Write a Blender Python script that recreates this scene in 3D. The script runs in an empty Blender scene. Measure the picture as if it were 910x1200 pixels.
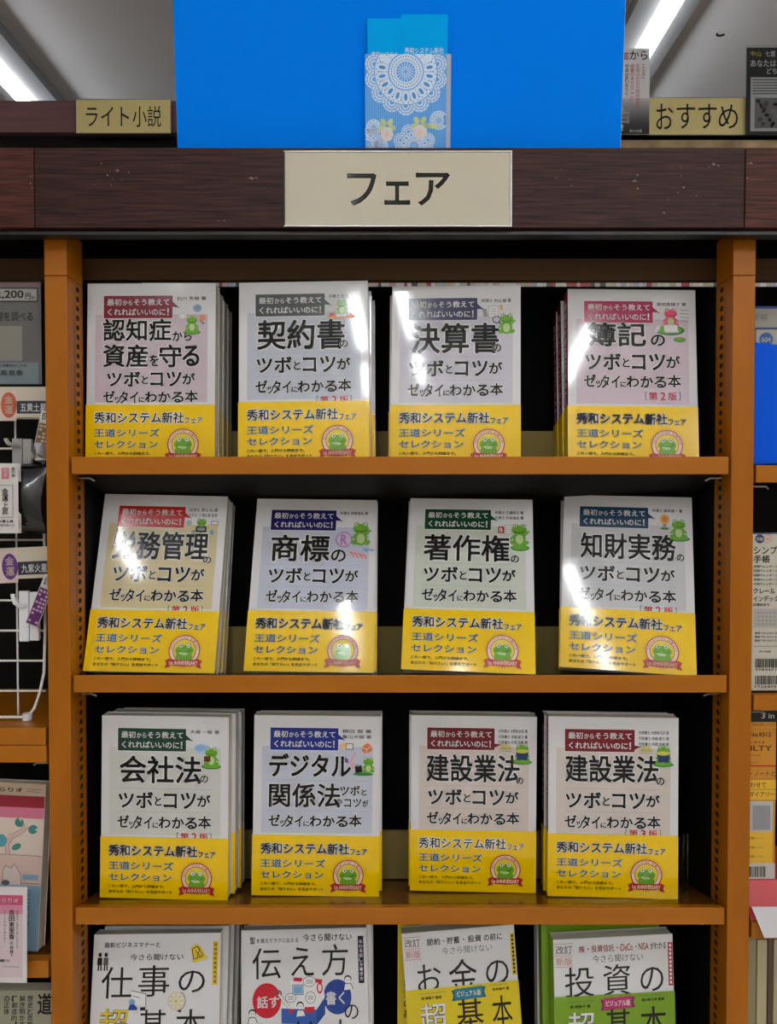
import bpy, math, random
import numpy as np
from mathutils import Vector
from mathutils.geometry import delaunay_2d_cdt
random.seed(7)
SC = bpy.context.scene
COL = SC.collection
R = math.radians

# ------------------------------------------------------------------ camera
cd = bpy.data.cameras.new('camera')
cam = bpy.data.objects.new('camera', cd); COL.objects.link(cam)
cam.location = (-0.012, -0.8126, 1.5)
cam.rotation_euler = (R(90 - 1.17), 0, 0)
cd.sensor_fit = 'VERTICAL'; cd.sensor_height = 36.0
cd.lens = 36.0 * 870.0 / 1200.0
cd.clip_start = 0.02
SC.camera = cam
# ------------------------------------------------------------------ world and exposure
w = bpy.data.worlds.new('world'); SC.world = w; w.use_nodes = True
bg = w.node_tree.nodes['Background']
bg.inputs[0].default_value = (0.93, 0.96, 1.0, 1); bg.inputs[1].default_value = 0.3
SC.view_settings.view_transform = 'Standard'
SC.view_settings.look = 'None'
SC.view_settings.exposure = 2.05
SC.view_settings.gamma = 1.0
SC.view_settings.use_curve_mapping = False
TUBE_STRENGTH = 16.0
CEIL = 2.9

# ------------------------------------------------------------------ helpers
def lin(c):
    c = c / 255.0
    return c / 12.92 if c <= 0.04045 else ((c + 0.055) / 1.055) ** 2.4

def rgb(p, g=1.0):
    return tuple(min(0.96, lin(x) * g) for x in p) + (1,)

MATS = {}
def M(name, px, rough=0.5, g=1.5, spec=0.5, metal=0.0, coat=0.0, var=0.0, scale=60, bump=0.0, stretch=None):
    """procedural principled material; var: a little noise variation in value"""
    if name in MATS: return MATS[name]
    m = bpy.data.materials.new(name); m.use_nodes = True
    nt = m.node_tree; b = nt.nodes['Principled BSDF']
    c = rgb(px, g)
    b.inputs['Base Color'].default_value = c
    b.inputs['Roughness'].default_value = rough
    b.inputs['Specular IOR Level'].default_value = spec
    b.inputs['Metallic'].default_value = metal
    b.inputs['Coat Weight'].default_value = coat
    b.inputs['Coat Roughness'].default_value = 0.06
    if var or bump:
        tc = nt.nodes.new('ShaderNodeTexCoord'); mp = nt.nodes.new('ShaderNodeMapping')
        nz = nt.nodes.new('ShaderNodeTexNoise')
        nt.links.new(tc.outputs['Object'], mp.inputs[0]); nt.links.new(mp.outputs[0], nz.inputs['Vector'])
        mp.inputs['Scale'].default_value = stretch or (1, 1, 1)
        nz.inputs['Scale'].default_value = scale; nz.inputs['Detail'].default_value = 5
        if var:
            rp = nt.nodes.new('ShaderNodeValToRGB')
            rp.color_ramp.elements[0].position = 0.3; rp.color_ramp.elements[1].position = 0.7
            rp.color_ramp.elements[0].color = tuple(x * (1 - var) for x in c[:3]) + (1,)
            rp.color_ramp.elements[1].color = tuple(min(1, x * (1 + var)) for x in c[:3]) + (1,)
            nt.links.new(nz.outputs['Fac'], rp.inputs[0]); nt.links.new(rp.outputs[0], b.inputs['Base Color'])
        if bump:
            bp = nt.nodes.new('ShaderNodeBump'); bp.inputs['Strength'].default_value = bump
            bp.inputs['Distance'].default_value = 0.001
            nt.links.new(nz.outputs['Fac'], bp.inputs['Height']); nt.links.new(bp.outputs[0], b.inputs['Normal'])
    MATS[name] = m
    return m

class G:
    """collects polygons and links them as one mesh object"""
    def __init__(s): s.v = []; s.f = []; s.m = []; s.mats = []; s.n = 0
    def mi(s, mat):
        if mat not in s.mats: s.mats.append(mat)
        return s.mats.index(mat)
    def add(s, vs, fs, mat):
        i = s.mi(mat); n = s.n
        s.v.extend(vs); s.n += len(vs)
        for f in fs: s.f.append([k + n for k in f]); s.m.append(i)
    def box(s, x0, x1, y0, y1, z0, z1, mat):
        vs = [(x, y, z) for z in (z0, z1) for y in (y0, y1) for x in (x0, x1)]
        s.add(vs, [(0, 2, 3, 1), (4, 5, 7, 6), (0, 1, 5, 4), (2, 6, 7, 3), (0, 4, 6, 2), (1, 3, 7, 5)], mat)
    def prism_z(s, prof, z0, z1, mat, side=None):
        """prof: CCW outline in (x,y); side: {edge index: material}"""
        n = len(prof)
        s.add([(x, y, z0) for x, y in prof] + [(x, y, z1) for x, y in prof], [tuple(range(n))[::-1], tuple(range(n, 2 * n))], mat)
        for i in range(n):
            j = (i + 1) % n
            a, b = prof[i], prof[j]
            s.add([(*a, z0), (*b, z0), (*b, z1), (*a, z1)], [(0, 1, 2, 3)], (side or {}).get(i, mat))
    def prism_x(s, prof, x0, x1, mat):
        """prof: outline in (y,z), extruded along x"""
        n = len(prof)
        s.add([(x0, y, z) for y, z in prof] + [(x1, y, z) for y, z in prof],
              [tuple(range(n)), tuple(range(n, 2 * n))[::-1]] + [(i, i + n, (i + 1) % n + n, (i + 1) % n) for i in range(n)], mat)
    def prism_y(s, prof, y0, y1, mat):
        n = len(prof)
        s.add([(x, y0, z) for x, z in prof] + [(x, y1, z) for x, z in prof],
              [tuple(range(n)), tuple(range(n, 2 * n))[::-1]] + [(i, i + n, (i + 1) % n + n, (i + 1) % n) for i in range(n)], mat)
    def tube(s, pts, r, mat, k=8):
        pts = [Vector(p) for p in pts]; rings = []
        for i, p in enumerate(pts):
            d = (pts[min(i + 1, len(pts) - 1)] - pts[max(i - 1, 0)]).normalized()
            a = Vector((0, 0, 1)) if abs(d.z) < 0.9 else Vector((1, 0, 0))
            u = d.cross(a).normalized(); v = d.cross(u)
            rings.append([tuple(p + u * r * math.cos(t) + v * r * math.sin(t)) for t in [2 * math.pi * j / k for j in range(k)]])
        vs = [q for rr in rings for q in rr]; fs = []
        for i in range(len(pts) - 1):
            for j in range(k): fs.append((i * k + j, i * k + (j + 1) % k, (i + 1) * k + (j + 1) % k, (i + 1) * k + j))
        fs += [tuple(range(k))[::-1], tuple(range((len(pts) - 1) * k, len(pts) * k))]
        s.add(vs, fs, mat)
    def mesh(s, name):
        me = bpy.data.meshes.new(name)
        me.from_pydata(s.v, [], s.f)
        for m in s.mats: me.materials.append(m)
        me.polygons.foreach_set('material_index', s.m)
        me.update()
        return me
    def build(s, name, parent=None, bevel=0, loc=None, rot=None):
        return link(name, s.mesh(name), parent, bevel, loc, rot)

def link(name, me, parent=None, bevel=0, loc=None, rot=None):
    o = bpy.data.objects.new(name, me); COL.objects.link(o)
    if parent: o.parent = parent
    if loc: o.location = loc
    if rot: o.rotation_euler = rot
    if bevel:
        b = o.modifiers.new('bevel', 'BEVEL'); b.width = bevel; b.segments = 2; b.limit_method = 'ANGLE'; b.angle_limit = R(50)
    return o

def tag(o, label=None, cat=None, group=None, kind=None):
    if label: o['label'] = label
    if cat: o['category'] = cat
    if group: o['group'] = group
    if kind: o['kind'] = kind
    return o

def thing(name, label, cat, loc=(0, 0, 0), rot=(0, 0, 0), group=None):
    o = bpy.data.objects.new(name, None); COL.objects.link(o)
    o.empty_display_size = 0.03
    o.location = loc; o.rotation_euler = rot
    return tag(o, label, cat, group)

def struct(name, g):
    return tag(g.build(name), kind='structure')

# ------------------------------------------------------------------ lettering
GLYPH = {}
def glyphs(body, weight=0.0, res=2):
    """outline of a line of type as triangles, normalised to its own ink box (0..1); weight thickens it with round pens"""
    key = (body, round(weight, 4), res)
    if key in GLYPH: return GLYPH[key]
    cu = bpy.data.curves.new('type', 'FONT'); cu.body = body; cu.resolution_u = res; cu.fill_mode = 'NONE'
    o = bpy.data.objects.new('type', cu); COL.objects.link(o)
    dg = bpy.context.evaluated_depsgraph_get(); dg.update()
    me = bpy.data.meshes.new_from_object(o.evaluated_get(dg))
    n = len(me.vertices); co = np.empty(n * 3); me.vertices.foreach_get('co', co); co = co.reshape(-1, 3)[:, :2]
    ne = len(me.edges); ed = np.empty(ne * 2, int); me.edges.foreach_get('vertices', ed); ed = ed.reshape(-1, 2)
    bpy.data.objects.remove(o); bpy.data.curves.remove(cu); bpy.data.meshes.remove(me)
    # split by character columns so that each triangulation stays small
    vs2, es2, fs2, _, _, _ = delaunay_2d_cdt([Vector(p) for p in co], [tuple(map(int, e)) for e in ed], [], 0, 1e-5)
    V = np.array([tuple(p) for p in vs2]); T = np.array([f for f in fs2 if len(f) == 3], int)
    C = V[T].mean(1)
    a = co[ed[:, 0]]; b = co[ed[:, 1]]
    cnt = np.zeros(len(C), int)
    for k in range(0, len(C), 400):
        c = C[k:k + 400]
        y = c[:, 1:2]
        up = (a[None, :, 1] <= y) & (b[None, :, 1] > y); dn = (a[None, :, 1] > y) & (b[None, :, 1] <= y)
        with np.errstate(divide='ignore', invalid='ignore'):
            xi = a[None, :, 0] + (y - a[None, :, 1]) / (b[None, :, 1] - a[None, :, 1]) * (b[None, :, 0] - a[None, :, 0])
        hit = xi > c[:, 0:1]
        cnt[k:k + 400] = (up & hit).sum(1) - (dn & hit).sum(1)
    T = T[(cnt % 2 != 0) if False else (cnt != 0)]
    verts = [V]; faces = [tuple(map(int, t)) for t in T]; n0 = len(V)
    if weight > 0:
        d = b - a; L = np.hypot(d[:, 0], d[:, 1]); ok = L > 1e-6
        aa, bb, d = a[ok], b[ok], d[ok] / L[ok][:, None]
        nn = np.stack([-d[:, 1], d[:, 0]], 1) * weight
        Q = np.stack([aa + nn, aa - nn, bb - nn, bb + nn], 1).reshape(-1, 2)
        verts.append(Q); faces += [tuple(range(n0 + 4 * i, n0 + 4 * i + 4)) for i in range(len(aa))]; n0 += len(Q)
        k = 8; ang = np.arange(k) * 2 * np.pi / k
        pen = np.stack([np.cos(ang), np.sin(ang)], 1) * weight
        P = (aa[:, None, :] + pen[None]).reshape(-1, 2)
        verts.append(P); faces += [tuple(range(n0 + k * i, n0 + k * i + k)) for i in range(len(aa))]
    V = np.concatenate(verts)
    lo, hi = co.min(0) - weight, co.max(0) + weight
    V = (V - lo) / (hi - lo)
    GLYPH[key] = (V, faces, (hi - lo)[0] / (hi - lo)[1])
    return GLYPH[key]

class Art(G):
    """flat printing on a sheet: u to the right, v down from the sheet's top left, in millimetres; layer lifts 0.08 mm"""
    def __init__(s, W, H, y0=0.0):
        super().__init__(); s.W = W; s.H = H; s.y0 = y0
    def p(s, u, v, l): return (u / 1000 - s.W / 2, s.y0 - l * 0.00008, s.H - v / 1000)
    def poly(s, pts, mat, l=1): s.add([s.p(u, v, l) for u, v in pts], [tuple(range(len(pts)))[::-1]], mat)
    def rect(s, u0, v0, u1, v1, mat, l=1): s.poly([(u0, v0), (u1, v0), (u1, v1), (u0, v1)], mat, l)
    def ell(s, u, v, a, b, mat, l=1, rot=0, k=20, t0=0, t1=360):
        c, q = math.cos(R(rot)), math.sin(R(rot)); full = t1 - t0 >= 360
        ts = [R(t0 + (t1 - t0) * i / (k if full else k - 1)) for i in range(k)]
        s.poly([(u + a * math.cos(t) * c - b * math.sin(t) * q, v + a * math.cos(t) * q + b * math.sin(t) * c) for t in ts], mat, l)
    def ring(s, u, v, r0, r1, mat, l=1, k=28, t0=0, t1=360):
        for i in range(k):
            a, b = R(t0 + (t1 - t0) * i / k), R(t0 + (t1 - t0) * (i + 1) / k)
            s.poly([(u + r0 * math.cos(a), v + r0 * math.sin(a)), (u + r1 * math.cos(a), v + r1 * math.sin(a)),
                    (u + r1 * math.cos(b), v + r1 * math.sin(b)), (u + r0 * math.cos(b), v + r0 * math.sin(b))], mat, l)
    def line(s, pts, wd, mat, l=1):
        for (a, b), (c, d) in zip(pts, pts[1:]):
            L = math.hypot(c - a, d - b) or 1; nx, ny = -(d - b) / L * wd / 2, (c - a) / L * wd / 2
            s.poly([(a + nx, b + ny), (c + nx, d + ny), (c - nx, d - ny), (a - nx, b - ny)], mat, l)
    def frame(s, u0, v0, u1, v1, wd, mat, l=1):
        s.rect(u0, v0, u1, v0 + wd, mat, l); s.rect(u0, v1 - wd, u1, v1, mat, l)
        s.rect(u0, v0, u0 + wd, v1, mat, l); s.rect(u1 - wd, v0, u1, v1, mat, l)
    def text(s, body, u0, v0, u1, v1, mat, wt=0.0, l=2, grow=0.0, res=3, xf=None):
        if body == '・': return s.ell((u0 + u1) / 2, (v0 + v1) / 2, .9, .9, mat, l, k=8)
        V, F, _ = glyphs(body, wt + grow, res)
        if grow:      # a halo is wider than the ink by the same pen
            V0, _, _ = glyphs(body, wt, res); sc = (V0.max(0) - V0.min(0))
            em = (v1 - v0) * grow; u0 -= em; u1 += em; v0 -= em; v1 += em
        U = u0 + V[:, 0] * (u1 - u0); W = v1 - V[:, 1] * (v1 - v0)
        if xf: U, W = xf(U, W)
        Y = s.y0 - l * 0.00008
        s.add(list(zip((U / 1000 - s.W / 2).tolist(), [Y] * len(U), (s.H - W / 1000).tolist())), F, mat)
    def vtext(s, body, u, v, size, mat, wt=0.0, l=2, step=1.08):
        for i, ch in enumerate(body):
            if ch in 'ー|': s.rect(u - size * .07, v + i * size * step, u + size * .07, v + i * size * step + size * .9, mat, l); continue
            if ch in '、。！!': s.text(ch, u - size * .1, v + i * size * step, u + size * .2, v + i * size * step + size * .7, mat, wt, l); continue
            s.text(ch, u - size / 2, v + i * size * step, u + size / 2, v + i * size * step + size, mat, wt, l)

# ------------------------------------------------------------------ materials
WHITE = M('laminated_white_cover', (222, 222, 224), 0.06, 1.0)
PAGE = M('page_edges', (205, 198, 182), 0.8, 1.2, var=0.15, scale=900, stretch=(0.02, 1, 0.02))
BLACK = M('black_ink', (14, 12, 14), 0.07, 1.0)
HALO = M('white_halo_ink', (234, 234, 234), 0.06, 1.0)
REDINK = M('red_ink', (196, 30, 50), 0.12, 1.0)
YEL = M('yellow_paper_band', (255, 208, 0), 0.08, 1.0)
BLUEINK = M('blue_ink', (0, 92, 140), 0.12, 0.9)
SEALRED = M('seal_red_ink', (176, 40, 40), 0.25, 1.0)
SEALCREAM = M('seal_cream_ink', (240, 214, 190), 0.25, 1.0)
FROG = M('frog_green_ink', (108, 172, 48), 0.12, 1.0)
FROGD = M('leaf_green_ink', (56, 134, 60), 0.12, 1.0)
FROGL = M('pale_green_ink', (190, 214, 150), 0.12, 1.0)
ORANGE = M('orange_ink', (226, 128, 84), 0.2, 1.0)
GREYINK = M('grey_ink', (150, 150, 155), 0.2, 1.0)
SKYINK = M('sky_blue_ink', (120, 170, 215), 0.2, 1.0)
WOOD = M('golden_brown_laminate', (152, 88, 8), 0.35, 1.3, spec=.25, var=0.10, scale=30, bump=0.04, stretch=(1, 1, 0.25))
WOODE = M('shelf_edge_laminate', (158, 94, 12), 0.3, 1.3, spec=.3, var=0.08, scale=30, bump=0.03, stretch=(0.2, 1, 1))
WOODD = M('pin_hole_shade', (18, 10, 6), 0.8, 1.0)  # pin holes are nearly flat; their inner dark is put into this colour
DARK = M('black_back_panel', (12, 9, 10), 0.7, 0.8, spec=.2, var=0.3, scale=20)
FASCIA = M('dark_wenge_fascia', (62, 33, 28), 0.42, .8, spec=.2, var=0.75, scale=300, bump=0.25, stretch=(0.06, 1, 1.2))
FASCIAR = M('reddish_wenge_fascia', (80, 40, 32), 0.42, .85, spec=.2, var=0.75, scale=300, bump=0.25, stretch=(0.06, 1, 1.2))
SHTOP = M('glossy_brown_shelf_top', (120, 70, 16), 0.14, 0.8)  # darker than the edge laminate: shade on the board put into its colour
CHIP = M('bare_chip_marks', (120, 100, 96), 0.9, 1.0)
RISER = M('beige_card_riser', (136, 120, 64), 0.7, 1.2)
SIGN = M('ivory_sign_plate', (202, 194, 170), 0.35, .95)
SIGNY = M('yellow_ivory_sign_plate', (206, 190, 130), 0.35, 1.2)
METAL = M('bare_steel', (170, 170, 172), 0.3, 1.0, metal=1.0)
DMETAL = M('dark_steel_rail', (60, 60, 62), 0.35, 1.0, metal=0.9)
WHITEP = M('white_plastic', (222, 222, 226), 0.35, 1.2)
WIRE = M('white_coated_wire', (224, 220, 214), 0.35, 1.2)
BLUEB = M('vivid_blue_board', (0, 116, 246), 0.5, 1.3, spec=.02)
LEAFB = M('bright_blue_leaflet', (0, 156, 250), 0.5, 1.25, spec=.03)
LACE = M('white_lace_print', (208, 228, 250), 0.5, 1.0)
POCK = M('striped_blue_paper', (84, 156, 228), 0.5, 1.15, spec=.2)
POCKS = M('pale_stripe_ink', (112, 172, 230), 0.5, 1.15, spec=.2)
PINKP = M('pale_pink_ink', (222, 214, 216), 0.5, 1.0)
PLASTERC = M('ceiling_plaster', (226, 224, 226), 0.9, 1.0, var=0.03, scale=4)
PLASTERW = M('wall_plaster', (228, 222, 214), 0.9, 1.0, var=0.03, scale=4)
FLOORM = M('vinyl_floor', (232, 224, 212), 0.35, 1.0, var=0.06, scale=8)

def glass_mat(name, tint=(0.95, 0.97, 0.98, 1), rough=0.05):
    m = bpy.data.materials.new(name); m.use_nodes = True
    b = m.node_tree.nodes['Principled BSDF']
    b.inputs['Base Color'].default_value = tint; b.inputs['Transmission Weight'].default_value = 1.0
    b.inputs['Roughness'].default_value = rough; b.inputs['IOR'].default_value = 1.3
    return m
ACRYL = glass_mat('clear_acrylic')
def emis(name, c, s):
    m = bpy.data.materials.new(name); m.use_nodes = True
    b = m.node_tree.nodes['Principled BSDF']
    b.inputs['Base Color'].default_value = (0.9, 0.9, 0.9, 1)
    b.inputs['Emission Color'].default_value = c; b.inputs['Emission Strength'].default_value = s
    return m
TUBE = emis('lit_fluorescent_tube', (0.95, 0.98, 1.0, 1), TUBE_STRENGTH)
TUBE2 = emis('lit_dim_tube', (0.93, 0.97, 1.0, 1), 3.4)

# ------------------------------------------------------------------ room
g = G(); g.box(-3.2, 3.2, -3.6, 4.0, -0.05, 0, FLOORM); struct('floor', g)
g = G(); g.box(-3.2, 3.2, -3.6, 4.0, CEIL, CEIL + 0.05, PLASTERC); struct('ceiling', g)
g = G(); g.box(-3.2, 3.2, 4.0, 4.05, 0, CEIL, PLASTERW); struct('wall_back', g)
g = G(); g.box(-3.2, 3.2, -3.65, -3.6, 0, CEIL, PLASTERW); struct('wall_front', g)
g = G(); g.box(-3.25, -3.2, -3.6, 4.0, 0, CEIL, PLASTERW); struct('wall_left', g)
g = G(); g.box(3.2, 3.25, -3.6, 4.0, 0, CEIL, PLASTERW); struct('wall_right', g)

def ceiling_light(x, y, L, label, lamp=None):
    t = thing('ceiling_light', label, 'ceiling light', (x, y, CEIL), group='fluorescent tubes on the ceiling')
    f = G()
    f.prism_y([(-0.085, 0), (-0.085, -0.035), (-0.03, -0.047), (0.03, -0.047), (0.085, -0.035), (0.085, 0)], -L / 2 - 0.03, L / 2 + 0.03, M('fixture_enamel', (136, 136, 138), .4, 1.0))
    f.build('fixture_body', t)
    tb = G(); tb.tube([(0, -L / 2, -0.068), (0, L / 2, -0.068)], 0.018, lamp or TUBE, 12); tb.build('tube', t)
    e = G()
    for yy in (-L / 2 - 0.012, L / 2 + 0.012): e.box(-0.014, 0.014, yy - 0.012, yy + 0.012, -0.085, -0.04, WHITEP)
    e.build('lamp_holder', t)
ceiling_light(-1.24, 1.75, 1.2, 'fluorescent tube light above the far bookcase, left of the blue board', TUBE2)
ceiling_light(0.76, 1.75, 1.2, 'fluorescent tube light above the far bookcase, right of the blue board', TUBE2)
for x in (-1.24, -0.24, 0.76, 1.76):
    for y, tl in ((-1.05, 0.3), (-2.5, 0.6), (-3.3, 0.5)):  # nearest and rear rows are unseen fill tubes added to brighten the shelves
        if x < -1 and y != -2.5: continue
        ceiling_light(x, y, tl, 'unseen fluorescent tube light over the aisle in front of the bookcases')
g = G(); g.tube([(0.98, 1.46, CEIL), (0.98, 1.46, CEIL - 0.006), (0.988, 1.455, CEIL - 0.01), (1.0, 1.455, CEIL - 0.006)], 0.003, DARK, 6)
tag(g.build('ceiling_hook'), 'small dark hook on the ceiling above the right ivory sign', 'hook')

# ------------------------------------------------------------------ bookcases
T1, T2, T3 = R(15), R(12), R(14.5)
XL, XR = -0.3862, 0.3872            # outer faces of the middle bookcase
TW = 0.0245
DEP = 0.22
SHELF = [(1.5441, T1), (1.3037, T2), (1.0452, T3), (0.778, R(3))]

def perforated(gm, x, facing, y0, z0, z1):
    """upright strip with a column of small recessed pin holes, on plane x"""
    cell = 0.0106; wv = 0.016; n = int((z1 - z0) / cell); hr = 0.0044; hz = 0.0033; dpt = 0.0004
    for i in range(n):
        za = z0 + i * cell; cz = za + cell / 2; cy = y0 + wv / 2
        outer = []; inner = []; deep = []
        for j in range(8):
            t = 2 * math.pi * (j + 0.5) / 8; c, s_ = math.cos(t), math.sin(t); k = max(abs(c), abs(s_))
            outer.append((x, cy + c / k * wv / 2, cz + s_ / k * cell / 2))
            inner.append((x, cy + c * hr, cz + s_ * hz)); deep.append((x - facing * dpt, cy + c * hr, cz + s_ * hz))
        vs = outer + inner + deep
        gm.add(vs, [(j, (j + 1) % 8, 8 + (j + 1) % 8, 8 + j) for j in range(8)], WOOD)
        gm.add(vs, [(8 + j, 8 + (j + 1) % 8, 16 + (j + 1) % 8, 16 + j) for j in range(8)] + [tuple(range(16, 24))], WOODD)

def shelf(parent, x0, x1, z, tilt, depth=0.185, thick=0.0193, clips=True):
    s = G(); c, q = math.cos(tilt), math.sin(tilt)
    # edge strip stands upright, the board falls away to the back
    zi = z - 0.014 * math.tan(tilt)
    s.prism_x([(0.0005, z), (0.0005, z - thick), (0.014, z - thick), (0.014, zi)], x0, x1, WOODE)
    o = s.build('shelf', parent, bevel=0.0008)
    s = G(); s.prism_x([(0.0141, zi), (0.0141, zi - .003), (depth * c, z - depth * q - 0.003), (depth * c, z - depth * q)], x0, x1, SHTOP); s.build('top_board', o)
    s = G(); s.prism_x([(0.0141, zi - .0031), (0.0141, z - thick), (depth * c, z - depth * q - 0.016), (depth * c, z - depth * q - .0031)], x0, x1, DARK); s.build('underside_shade', o)  # black underside: the shade below the board put into its colour
    if clips:
        for xx, d in ((x0 + 0.003, 1), (x1 - 0.003, -1)):
            k = G(); k.tube([(xx, 0.012, z - thick - 0.004), (xx + d * 0.013, 0.011, z - thick - 0.004), (xx + d * 0.017, 0.014, z - thick - 0.007)], 0.0011, METAL, 6)
            k.build('shelf_clip', o)
    return o

def chips(gm, y, pts, seed):
    rr = random.Random(seed)
    for x, z, r in pts:
        r *= .75; n = rr.randint(6, 9); a0 = rr.random() * 6
        gm.add([(x + r * (0.15 + 1.25 * rr.random()) * math.cos(a0 + 6.283 * i / n), y, z + r * (0.15 + 1.25 * rr.random()) * 0.7 * math.sin(a0 + 6.283 * i / n)) for i in range(n)],
               [tuple(range(n))], CHIP)

FZ0, FZ1, FY = 1.7815, 1.8645, -0.03
bc = thing('bookcase', 'golden brown bookcase with the twelve yellow-banded books, dark fascia on top', 'bookcase', group='bookcases along the aisle')
for x0, facing in ((XL, 1), (XR - TW, -1)):
    u = G(); u.box(x0, x0 + TW, 0, 0.042, 0.0, 1.7405, WOOD); o = u.build('upright', bc, bevel=0.0008)
    u = G(); u.box(x0 + .001, x0 + TW - .001, 0.042, 0.199, 0.0, 1.735, DARK); u.build('side_panel', bc)  # added black sheet: the dark open depth between bays put into colour
    u = G(); u.box(x0, x0 + TW, 0, 0.042, 1.7411, 1.7905, WOOD); u.build('upright_cap', bc, bevel=0.0006)
    xi = x0 + TW + 0.0006 if facing > 0 else x0 - 0.0006
    ps = G(); perforated(ps, xi, facing, 0.018, 0.72, 1.7385); ps.build('pin_hole_strip', o)
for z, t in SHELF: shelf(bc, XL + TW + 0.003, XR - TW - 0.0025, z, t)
b = G(); b.box(XL + TW, XR - TW, 0.2, 0.212, 0.05, 1.7848, DARK); b.build('back_panel', bc)
b = G(); b.box(XL + TW, XR - TW, 0.2, 0.212, 1.796, 1.85, DARK); b.build('header_shade_panel', bc)  # black sheet standing in for the fascia's shadow above the cut-short header
b = G(); b.box(XL + TW / 2, XR - TW / 2, 0.055, 0.067, 1.7519, 1.7765, M('header_brown', (84, 60, 38), 0.6, 1.0, spec=.2)); b.build('header_panel', bc)  # stops where the fascia's shadow starts; that shade is built into its shape
b = G(); b.box(XL, XR, -0.004, 0.215, 1.85, 1.862, DARK); b.build('top_board', bc)
b = G(); b.box(-0.3815, 0.3598, FY, -0.006, FZ0, FZ1, FASCIA)
chips(b, FY - 0.0003, [(-0.3055, 1.836, .0022), (-0.2945, 1.8405, .0025), (-0.3115, 1.848, .0015), (-0.283, 1.8385, .0016), (-0.2375, 1.8435, .0012), (-0.156, 1.8325, .0038), (-0.150, 1.833, .0018), (-0.1835, 1.7885, .0020), (-0.19, 1.7885, .0012),
      (-0.30, 1.832, .0012), (-0.29, 1.83, .0012), (-0.3015, 1.8255, .001), (-0.3195, 1.8255, .001),
      (0.163, 1.833, .0012), (0.177, 1.832, .0018), (0.179, 1.825, .0013), (0.168, 1.842, .001), (0.248, 1.836, .0022), (0.2455, 1.830, .0040), (0.248, 1.822, .0018), (0.293, 1.8435, .0013), (0.293, 1.835, .0013), (0.2965, 1.823, .0022), (0.29, 1.818, .0014), (0.28, 1.8105, .0014), (0.276, 1.797, .0022), (0.327, 1.847, .0032), (0.332, 1.8455, .003), (0.323, 1.845, .0018), (0.31, 1.8145, .0013)], 3)
b.build('fascia_board', bc, bevel=0.0006)
b = G(); b.box(-0.383, 0.361, FY + 0.006, -0.008, FZ0 - 0.005, FZ0 - 0.0015, DMETAL); b.build('metal_rail', bc)
for k, (zz, yy, h) in enumerate(((1.5822, 0.118, 0.058), (1.3366, 0.118, 0.060), (1.0775, 0.118, 0.061))):
    r = G(); r.box(XL + TW + 0.012, XR - TW - 0.012, yy, yy + 0.004, zz - h, zz, RISER); r.build('shelf_stop_board', bc)

# neighbouring bookcases (their near uprights are shared with the middle one)
def neighbour(side, label, shelves):
    t = thing('bookcase', label, 'bookcase', group='bookcases along the aisle')
    if side < 0: x0, x1, f0, f1 = XL - 0.70, XL - 0.0005, XL - 0.74, -0.3825
    else: x0, x1, f0, f1 = XR + 0.0005, XR + 0.70, 0.3608, XR + 0.74
    u = G(); xo = x0 - TW if side < 0 else x1
    u.box(xo, xo + TW, 0, DEP, 0, 1.785, WOOD); u.build('upright', t, bevel=0.0008)
    for z, th in shelves: shelf(t, x0 + 0.0025, x1 - 0.0025, z, R(2), thick=th)
    b = G(); b.box(x0 - (TW if side > 0 else 0), x1 + (TW if side < 0 else 0), 0.2, 0.212, 0.05, 1.7848, DARK); b.box(x0 - (TW if side > 0 else 0), x1 + (TW if side < 0 else 0), 0.2, 0.212, 1.796, 1.85, DARK); b.build('back_panel', t)  # second box is black in place of the fascia's shadow over the header
    b = G(); b.box(x0 + .001 - (TW / 2 if side > 0 else 0), x1 - .001 + (TW / 2 if side < 0 else 0), 0.055, 0.067, 1.7519, 1.7765, MATS['header_brown']); b.build('header_panel', t)  # cut off at the fascia's shadow edge, like the middle header
    b = G(); b.box(x0, x1, -0.004, 0.215, 1.85, 1.862, DARK); b.build('top_board', t)
    b = G(); b.box(f0, f1, FY, -0.006, FZ0, FZ1, FASCIAR)
    if side < 0: chips(b, FY - 0.0003, [(-0.3845, 1.835, .0018), (-0.3855, 1.8275, .0028), (-0.384, 1.823, .0015)], 5)
    else: chips(b, FY - 0.0003, [(0.3625, 1.8475, .0018), (0.366, 1.848, .003), (0.3625, 1.833, .0014)], 6)
    b.build('fascia_board', t, bevel=0.0006)
    b = G(); b.box(f0, f1, FY + 0.006, -0.008, FZ0 - 0.005, FZ0 - 0.0015, DMETAL); b.build('metal_rail', t)
    return t
neighbour(-1, 'left bookcase holding the white wire rack of charms', [(1.2257, 0.019), (0.985, 0.019), (0.80, 0.019)])
neighbour(1, 'right bookcase with planner packs and the blue box holder', [(1.5347, 0.019), (1.2815, 0.017), (1.029, 0.019), (0.80, 0.019)])
t = G(); t.box(XL - 0.60, XL - 0.004, 0.001, 0.17, 1.2262, 1.2452, WOODE)
tag(t.build('loose_shelf_board', bevel=0.0008), 'spare brown board lying on the left shelf under the wire rack', 'shelf board')

# ------------------------------------------------------------------ books
def ink(name, px): return M('ink_' + name, px, 0.12, .9)

def unwrap_cover(W, H, T, th=0.0005):
    x0, x1 = -W / 2, W / 2
    return [(x0, 0), (x1, 0), (x1, th), (x0 + th, th), (x0 + th, T - th), (x1, T - th), (x1, T), (x0, T)]

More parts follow.
